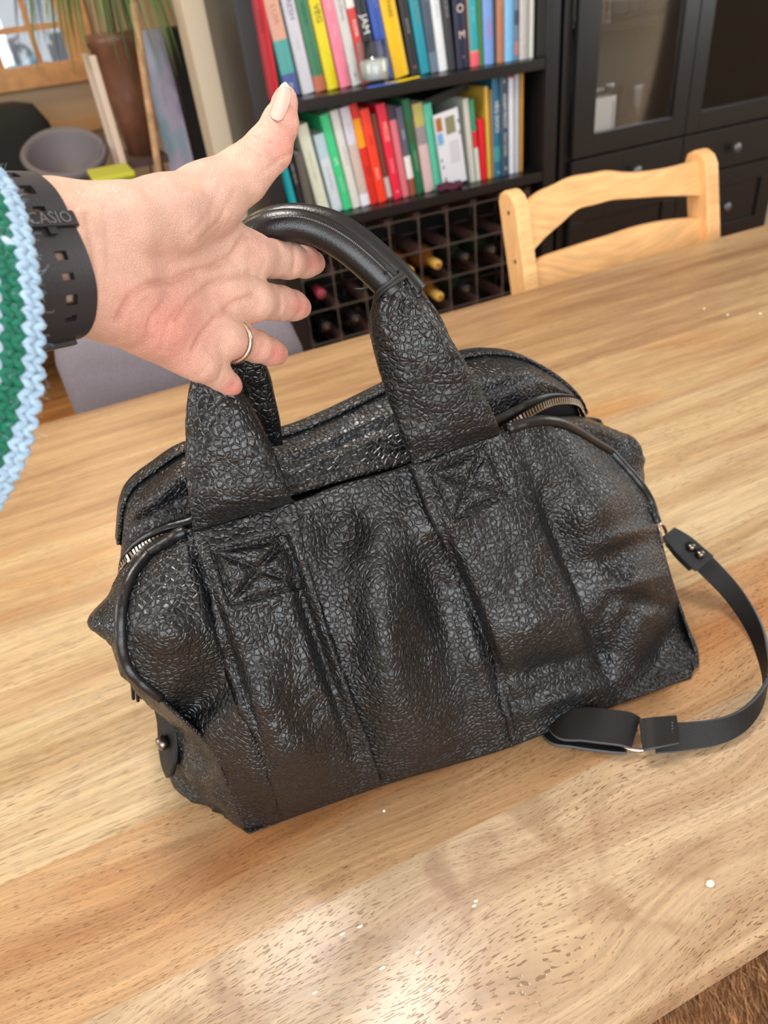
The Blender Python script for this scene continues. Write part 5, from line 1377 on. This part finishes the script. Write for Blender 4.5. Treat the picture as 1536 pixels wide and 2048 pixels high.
# outside: a neighbouring house, blurred behind the pane
hs = empty('neighbour_house', (.6, 9.0, 0), label='grey house seen through the wooden window', cat='house')
obj('house_wall', MB().box2((.05, 8.6, 0), (2.6, 11, 3.2)), plain('grey_render', srgb(128, 130, 134), .9), hs)
obj('house_roof', MB().prism([(-.05, 3.2), (2.7, 3.2), (1.3, 4.6)], 2.6, lambda a, b_, c: (a, 8.5 + c, b_)), plain('roof_slate', srgb(90, 94, 100), .8), hs)
obj('house_window', MB().box2((.55, 8.57, 1.1), (1.0, 8.6, 2.2)), plain('house_glass', srgb(210, 216, 220), .3), hs)
hg = MB()
for i in range(160):
    x = random.uniform(-1.6, .3); z = random.uniform(.1, .95); y = 7.4 + random.uniform(-.2, .2)
    hg.lathe([(.01, -.08), (.09, -.03), (.08, .05), (.01, .09)], (x, y, z), 6)
obj('garden_hedge', hg, plain('blue_green_leaf', srgb(120, 146, 158), .8), label='misty blue green hedge outside the wooden window', cat='hedge', kind='stuff')
gd = MB().box2((-4, YW + .3, -.2), (5, 14, -.05)); obj('garden_ground', gd, plain('lawn', srgb(150, 160, 150), .9), kind='structure')

# black armchair
BF = plain('black_velvet', srgb(20, 22, 20), .9, bump=.3, bscale=300)
arm_ = empty('armchair', (-.34, 3.3, 0), label='black armchair with rounded back under the window', cat='armchair')
mb = MB(); rr = []
for (z, sx, y0, y1) in ((.35, .40, 3.24, 3.48), (.62, .415, 3.25, 3.49), (.80, .415, 3.27, 3.50), (.92, .405, 3.28, 3.50), (.985, .37, 3.30, 3.49), (1.0, .31, 3.34, 3.46)):
    rr.append([(-.34 + sx * math.copysign(abs(math.cos(a)) ** .35, math.cos(a)), (y0 + y1) / 2 + (y1 - y0) / 2 * math.copysign(abs(math.sin(a)) ** .5, math.sin(a)), z) for a in np.linspace(0, 2 * math.pi, 32, endpoint=False)])
mb.loft(rr); obj('backrest', mb, BF, arm_, smooth=True)
obj('seat_cushion', MB().box2((-.70, 2.98, .22), (.02, 3.3, .44)), BF, arm_, bevel=.03)
for x in (-.80, .04): obj('armrest', MB().box2((x, 2.98, .12), (x + .10, 3.3, .62)), BF, arm_, bevel=.03)
for (x, y) in ((-.76, 3.02), (.06, 3.02), (-.76, 3.4), (.02, 3.4)): obj('leg', MB().tube([(x, y, 0), (x, y, .13)], .02, 8), DWOOD, arm_)
# grey shell chair
shc = empty('shell_chair', (.20, 2.80, 0), label='grey bowl-shaped seat on slim wooden legs before the black armchair', cat='chair')
ctr = onY(165, 290, 2.75); rows_ = []
for v in np.linspace(0, 1, 14):          # shallow oval bowl, tipped back, rim towards the window
    row = []
    for a_ in np.linspace(0, 2 * math.pi, 36):
        r_ = .005 + .995 * v; row.append((ctr[0] - .06 + .12 * r_ * math.cos(a_), 2.74 + .13 * r_ * math.sin(a_), ctr[2] - .10 + .10 * r_ ** 2.2 + .05 * r_ * math.sin(a_)))
    rows_.append(row)
obj('seat_shell', MB().grid(np.array(rows_)), plain('grey_shell', srgb(98, 94, 102), .6), shc, smooth=True, solid=.018)
for (dx, y) in ((-.09, 2.64), (.06, 2.64), (-.09, 2.84), (.06, 2.84)): obj('leg', MB().tube([(ctr[0] + dx * 1.2, y, 0), (ctr[0] + dx * .5, y, ctr[2] - .09)], [.012, .016], 8), PINE, shc, smooth=True)
tb_ = onY(225, 364, 2.30)
zst = tb_[2] - .07
stool = empty('side_table', (tb_[0], 2.30, 0), label='small brown side table under the lime green box', cat='side table')
obj('table_top', MB().box2((tb_[0] - .09, 2.21, zst - .02), (tb_[0] + .075, 2.39, zst - .0005)), DWOOD, stool, bevel=.003)
for dx in (-.075, .06):
    for y in (2.225, 2.375): obj('leg', MB().tube([(tb_[0] + dx, y, 0), (tb_[0] + dx, y, zst - .02)], .010, 8), DWOOD, stool)
cu = empty('toy_box', (tb_[0], 2.30, zst), label='lime green and yellow toy box on the small side table', cat='toy box')
obj('box_side', MB().box2((tb_[0] - .05, 2.22, zst), (tb_[0] + .055, 2.38, tb_[2] + .015)), plain('lime', srgb(122, 150, 30), .6, vary=.6, bscale=40), cu, bevel=.006)
obj('box_lid', MB().box2((tb_[0] - .054, 2.216, tb_[2] + .0155), (tb_[0] + .059, 2.384, tb_[2] + .03)), plain('yellow_green', srgb(176, 180, 40), .6), cu, bevel=.004)
# plant stand, pot and plant
PY = 2.62
pc_ = onY(200, 100, PY); potx = pc_[0]; potz = pc_[2]
stand = empty('plant_stand', (potx, PY, 0), label='tall slim plant stand with pale posts carrying the potted plant', cat='plant stand')
PALE = plain('pale_post', srgb(206, 186, 166), .5)
s_top, s_bot = onY(175, 112, PY - .1), onY(262, 365, PY - .1)
for (x, y) in ((s_top[0] + .012, PY - .1), (s_top[0] + .012, PY + .12), (s_top[0] + .13, PY + .16)):
    obj('post', MB().box2((x - .010, y - .010, 0), (x + .010, y + .010, s_top[2])), PALE, stand, bevel=.003)
ztop = s_top[2]
obj('stand_board', MB().box2((s_top[0] + .026, PY - .09, ztop - .30), (s_top[0] + .15, PY + .17, ztop - .28)), DWOOD, stand)
pcx = s_top[0] + .095; pcy = PY + .03
pot = empty('plant_pot', (pcx, pcy, ztop - .28), label='brown glazed plant pot on the tall stand', cat='pot')
obj('pot_body', MB().lathe([(.002, 0), (.048, 0), (.062, .16), (.074, .29), (.080, .30), (.080, .325), (.072, .325), (.068, .29), (.002, .28)], (pcx, pcy, ztop - .28), 28), plain('brown_glaze', srgb(112, 74, 56), .4, vary=.5, bscale=60), pot, smooth=True)
obj('soil', MB().lathe([(.002, .292), (.068, .290), (.068, .285), (.002, .282)], (pcx, pcy, ztop - .28), 20), plain('soil', srgb(40, 28, 22), .9), pot)
plant = empty('potted_plant', (pcx, pcy, ztop), label='leafy plant with long narrow drooping leaves spilling over the pot', cat='plant')
LEAF = [plain('leaf_green', srgb(92, 118, 54), .5), plain('leaf_dark', srgb(58, 84, 44), .5), plain('leaf_pale', srgb(150, 158, 104), .5)]
obj('cane', MB().tube([(pcx, pcy, ztop), (pcx + .02, pcy, ztop + .25), (pcx + .05, pcy, ztop + .42)], .014, 10), plain('cane_bark', srgb(120, 100, 76), .8), plant, smooth=True)
crown = np.array([pcx + .05, pcy - .02, ztop + .40])
rl = random.Random(11)
ends = [(78,150),(128,95),(108,60),(170,130),(178,140),(235,128),(232,60),(205,40),(262,150),(285,170),(278,130),(300,60),(305,175),(330,80),(345,110),(352,60),(365,140),(355,150),(250,90),(220,90),(190,60),(160,20),(140,60),(270,60),(290,100),(318,30),(248,170),(275,185),(240,40),(215,120),(262,110),(330,170),(120,130),(150,150),(370,90)]
ends = ends + [(x + rl.uniform(-22, 22), y + rl.uniform(-45, 15)) for x, y in ends]
for i, (x, y) in enumerate(ends):
    Yl = PY + rl.uniform(-.22, .14); E_ = onY(x, y, Yl); m_ = (crown + E_) / 2; m_[2] = max(crown[2], E_[2]) + rl.uniform(.0, .10); m_[:2] = crown[:2] * .35 + E_[:2] * .65
    pts = [(1 - t_) ** 2 * crown + 2 * t_ * (1 - t_) * m_ + t_ * t_ * E_ for t_ in np.linspace(0, 1, 12)]
    wv = .0062 * rl.uniform(.7, 1.3); L_, R_ = [], []
    for j, p in enumerate(pts):
        k_ = wv * (1 - (j / 11) ** 3) + .0004; sd = np.cross(pts[min(j + 1, 11)] - pts[max(j - 1, 0)], np.array([rl.uniform(-.02, .02), 1, .2])); sd /= np.linalg.norm(sd) + 1e-9; L_.append(p - sd * k_); R_.append(p + sd * k_ + np.array([0, .001, 0]))
    obj('leaf', MB().grid(np.array([L_, [(a + b_) / 2 + np.array([0, .002, 0]) for a, b_ in zip(L_, R_)], R_])), LEAF[rl.choice([0, 0, 1, 2])], plant, smooth=True, solid=.0008)
# second plant's bare cane
k0, k1 = onY(283, 110, 2.45), onY(322, 372, 2.45)
cane = empty('yucca_cane', (k1[0], 2.45, 0), label='pale bare plant cane rising from the floor beside the glossy poster', cat='plant')
obj('cane_stem', MB().tube([(k1[0] - .004, 2.45, .0), (k1[0] - .004, 2.45, .5), k1, (k0 + k1) / 2, k0, k0 + (k0 - k1) * .35], .011, 10), plain('cane_pale', srgb(190, 150, 110), .7, vary=.5, bscale=120), cane, smooth=True)
# red-brown plank leaning, poster and black cabinet
r0, r1 = onY(258, 105, 2.88), onY(312, 380, 2.88)
pk_ = empty('screen_panel', (r1[0], 2.88, 0), label='reddish brown upright wooden post between stand and poster', cat='post')
obj('panel_edge', MB().add([(r1[0] - .03, 2.86, 0), (r1[0] + .03, 2.86, 0), (r0[0] + .02, 2.86, r0[2]), (r0[0] - .02, 2.86, r0[2]), (r1[0] - .03, 2.90, 0), (r1[0] + .03, 2.90, 0), (r0[0] + .02, 2.90, r0[2]), (r0[0] - .02, 2.90, r0[2])], [(0, 1, 2, 3), (7, 6, 5, 4), (0, 4, 5, 1), (1, 5, 6, 2), (2, 6, 7, 3), (3, 7, 4, 0)]), plain('red_brown_wood', srgb(120, 52, 28), .45, vary=.5, bscale=60), pk_)
pk_.name = 'wooden_post'
PR, nt, b = new_mat('glossy_print')
tc = N(nt, 'ShaderNodeTexCoord'); mp = N(nt, 'ShaderNodeMapping'); mp.inputs['Scale'].default_value = (9, 9, 4); L(nt, tc.outputs['Object'], mp.inputs[0])
nn_ = N(nt, 'ShaderNodeTexNoise', Scale=1.0, Detail=3.0); L(nt, mp.outputs[0], nn_.inputs['Vector']); rp = N(nt, 'ShaderNodeValToRGB'); L(nt, nn_.outputs[0], rp.inputs[0])
e = rp.color_ramp.elements; e[0].position = .3; e[0].color = srgb(130, 92, 74); e[1].position = .72; e[1].color = srgb(110, 150, 90)
for (ps_, c_) in ((.42, (150, 150, 180)), (.5, (188, 182, 206)), (.6, (150, 178, 196))): x_ = e.new(ps_); x_.color = srgb(*c_)
L(nt, rp.outputs[0], b.inputs['Base Color']); b.inputs['Roughness'].default_value = .15
po0, po1 = onY(308, 58, 2.72), onY(352, 330, 2.72)
pos = empty('poster', (po1[0], 2.72, 0), label='tall glossy printed poster board leaning in front of the black cabinet', cat='poster')
xa, xb = onY(300, 200, 2.72)[0] + .005, onY(358, 200, 2.72)[0]
obj('printed_board', MB().box2((xa, 2.715, .30), (xb, 2.725, po0[2])), PR, pos, bevel=.002)
obj('easel_foot', MB().box2((xa, 2.70, 0), (xb, 2.86, .30)), BLACKIN, pos)
bc0 = onY(338, 55, 2.85); bc1 = onY(398, 200, 2.85)
obj('tall_speaker', MB().box2((bc0[0] - .02, 2.80, 0), (bc1[0] + .06, 3.05, bc0[2])), plain('matt_black', srgb(14, 14, 14), .6), label='tall matt black cabinet behind the glossy poster', cat='cabinet', bevel=.004).name = 'tall_cabinet'
# ------------------------------------------------------------------ fur throw on the bench by the table edge
bench = empty('bench', (.4, .02, 0), label='low bench pushed under the near table edge, covered by brown fur', cat='bench')
obj('bench_top', MB().box2((-.1, -.20, .40), (1.2, .30, .43)), PL[3], bench, bevel=.004)
for x in (-.05, 1.09):
    for y in (-.17, .21): obj('leg', MB().box2((x, y, 0), (x + .06, y + .06, .40)), PL[3], bench)
FUR = plain('brown_fur', srgb(206, 158, 112), .7, vary=.9, bscale=160)
fur = empty('fur_throw', (.4, .05, .43), label='shaggy brown fur throw on the bench below the near table edge', cat='throw')
obj('hide', MB().box2((-.05, -.18, .431), (1.1, .28, .442)), plain('hide_brown', srgb(160, 114, 76), .8, vary=.5, bscale=60), fur, bevel=.004)
fb2 = MB(); rf = random.Random(5); vs, fs = [], []
for i in range(26000):
    x, y = rf.uniform(.15, .62), rf.uniform(0.02, .26); l = rf.uniform(.008, .018); a = rf.gauss(.6, .7); dx, dy = math.cos(a) * l * .8, math.sin(a) * l * .8; w0 = .0006; n = len(vs)
    vs += [(x - dy * .03 - w0, y, .441), (x + w0, y + w0, .441), (x + dx, y + dy, .441 + l * .55)]; fs.append((n, n + 1, n + 2))
fb2.v = vs; fb2.f = fs; fb2.m = [0] * len(fs)
obj('fur_hairs', fb2, FUR, fur, kind='stuff', normals=False)
# crumbs on the table
CR_ = plain('crumb', srgb(236, 226, 206), .7)
def crumb(px, py, r, lab, stretch=1.0):
    c = onZ(px, py, TZ); mb = MB(); v = []
    mb.lathe([(.2 * r, .0001), (r, .25 * r), (.8 * r, .7 * r), (.2 * r, .9 * r)], c, 7); vv = np.array(mb.v); vv[:, 0] = c[0] + (vv[:, 0] - c[0]) * stretch; mb.v = [tuple(p) for p in vv]
    obj('crumb', mb, CR_, label=lab, cat='crumb', group='crumbs on the table')
for (x, y, r, s) in ((1420,1768,.0022,1.3),(1455,630,.002,1),(1408,618,.0018,1),(1520,628,.0022,1),(720,1853,.0009,2.2),(685,1868,.0008,2.5),(765,1936,.0009,2.4),(860,1980,.001,2.2),(952,1802,.0008,2),(768,1622,.0012,1),(948,1812,.0008,2),(630,1985,.0008,2.5),(835,1905,.0008,2.2)):
    crumb(x, y, r, 'tiny pale crumb lying on the wooden table top', s)
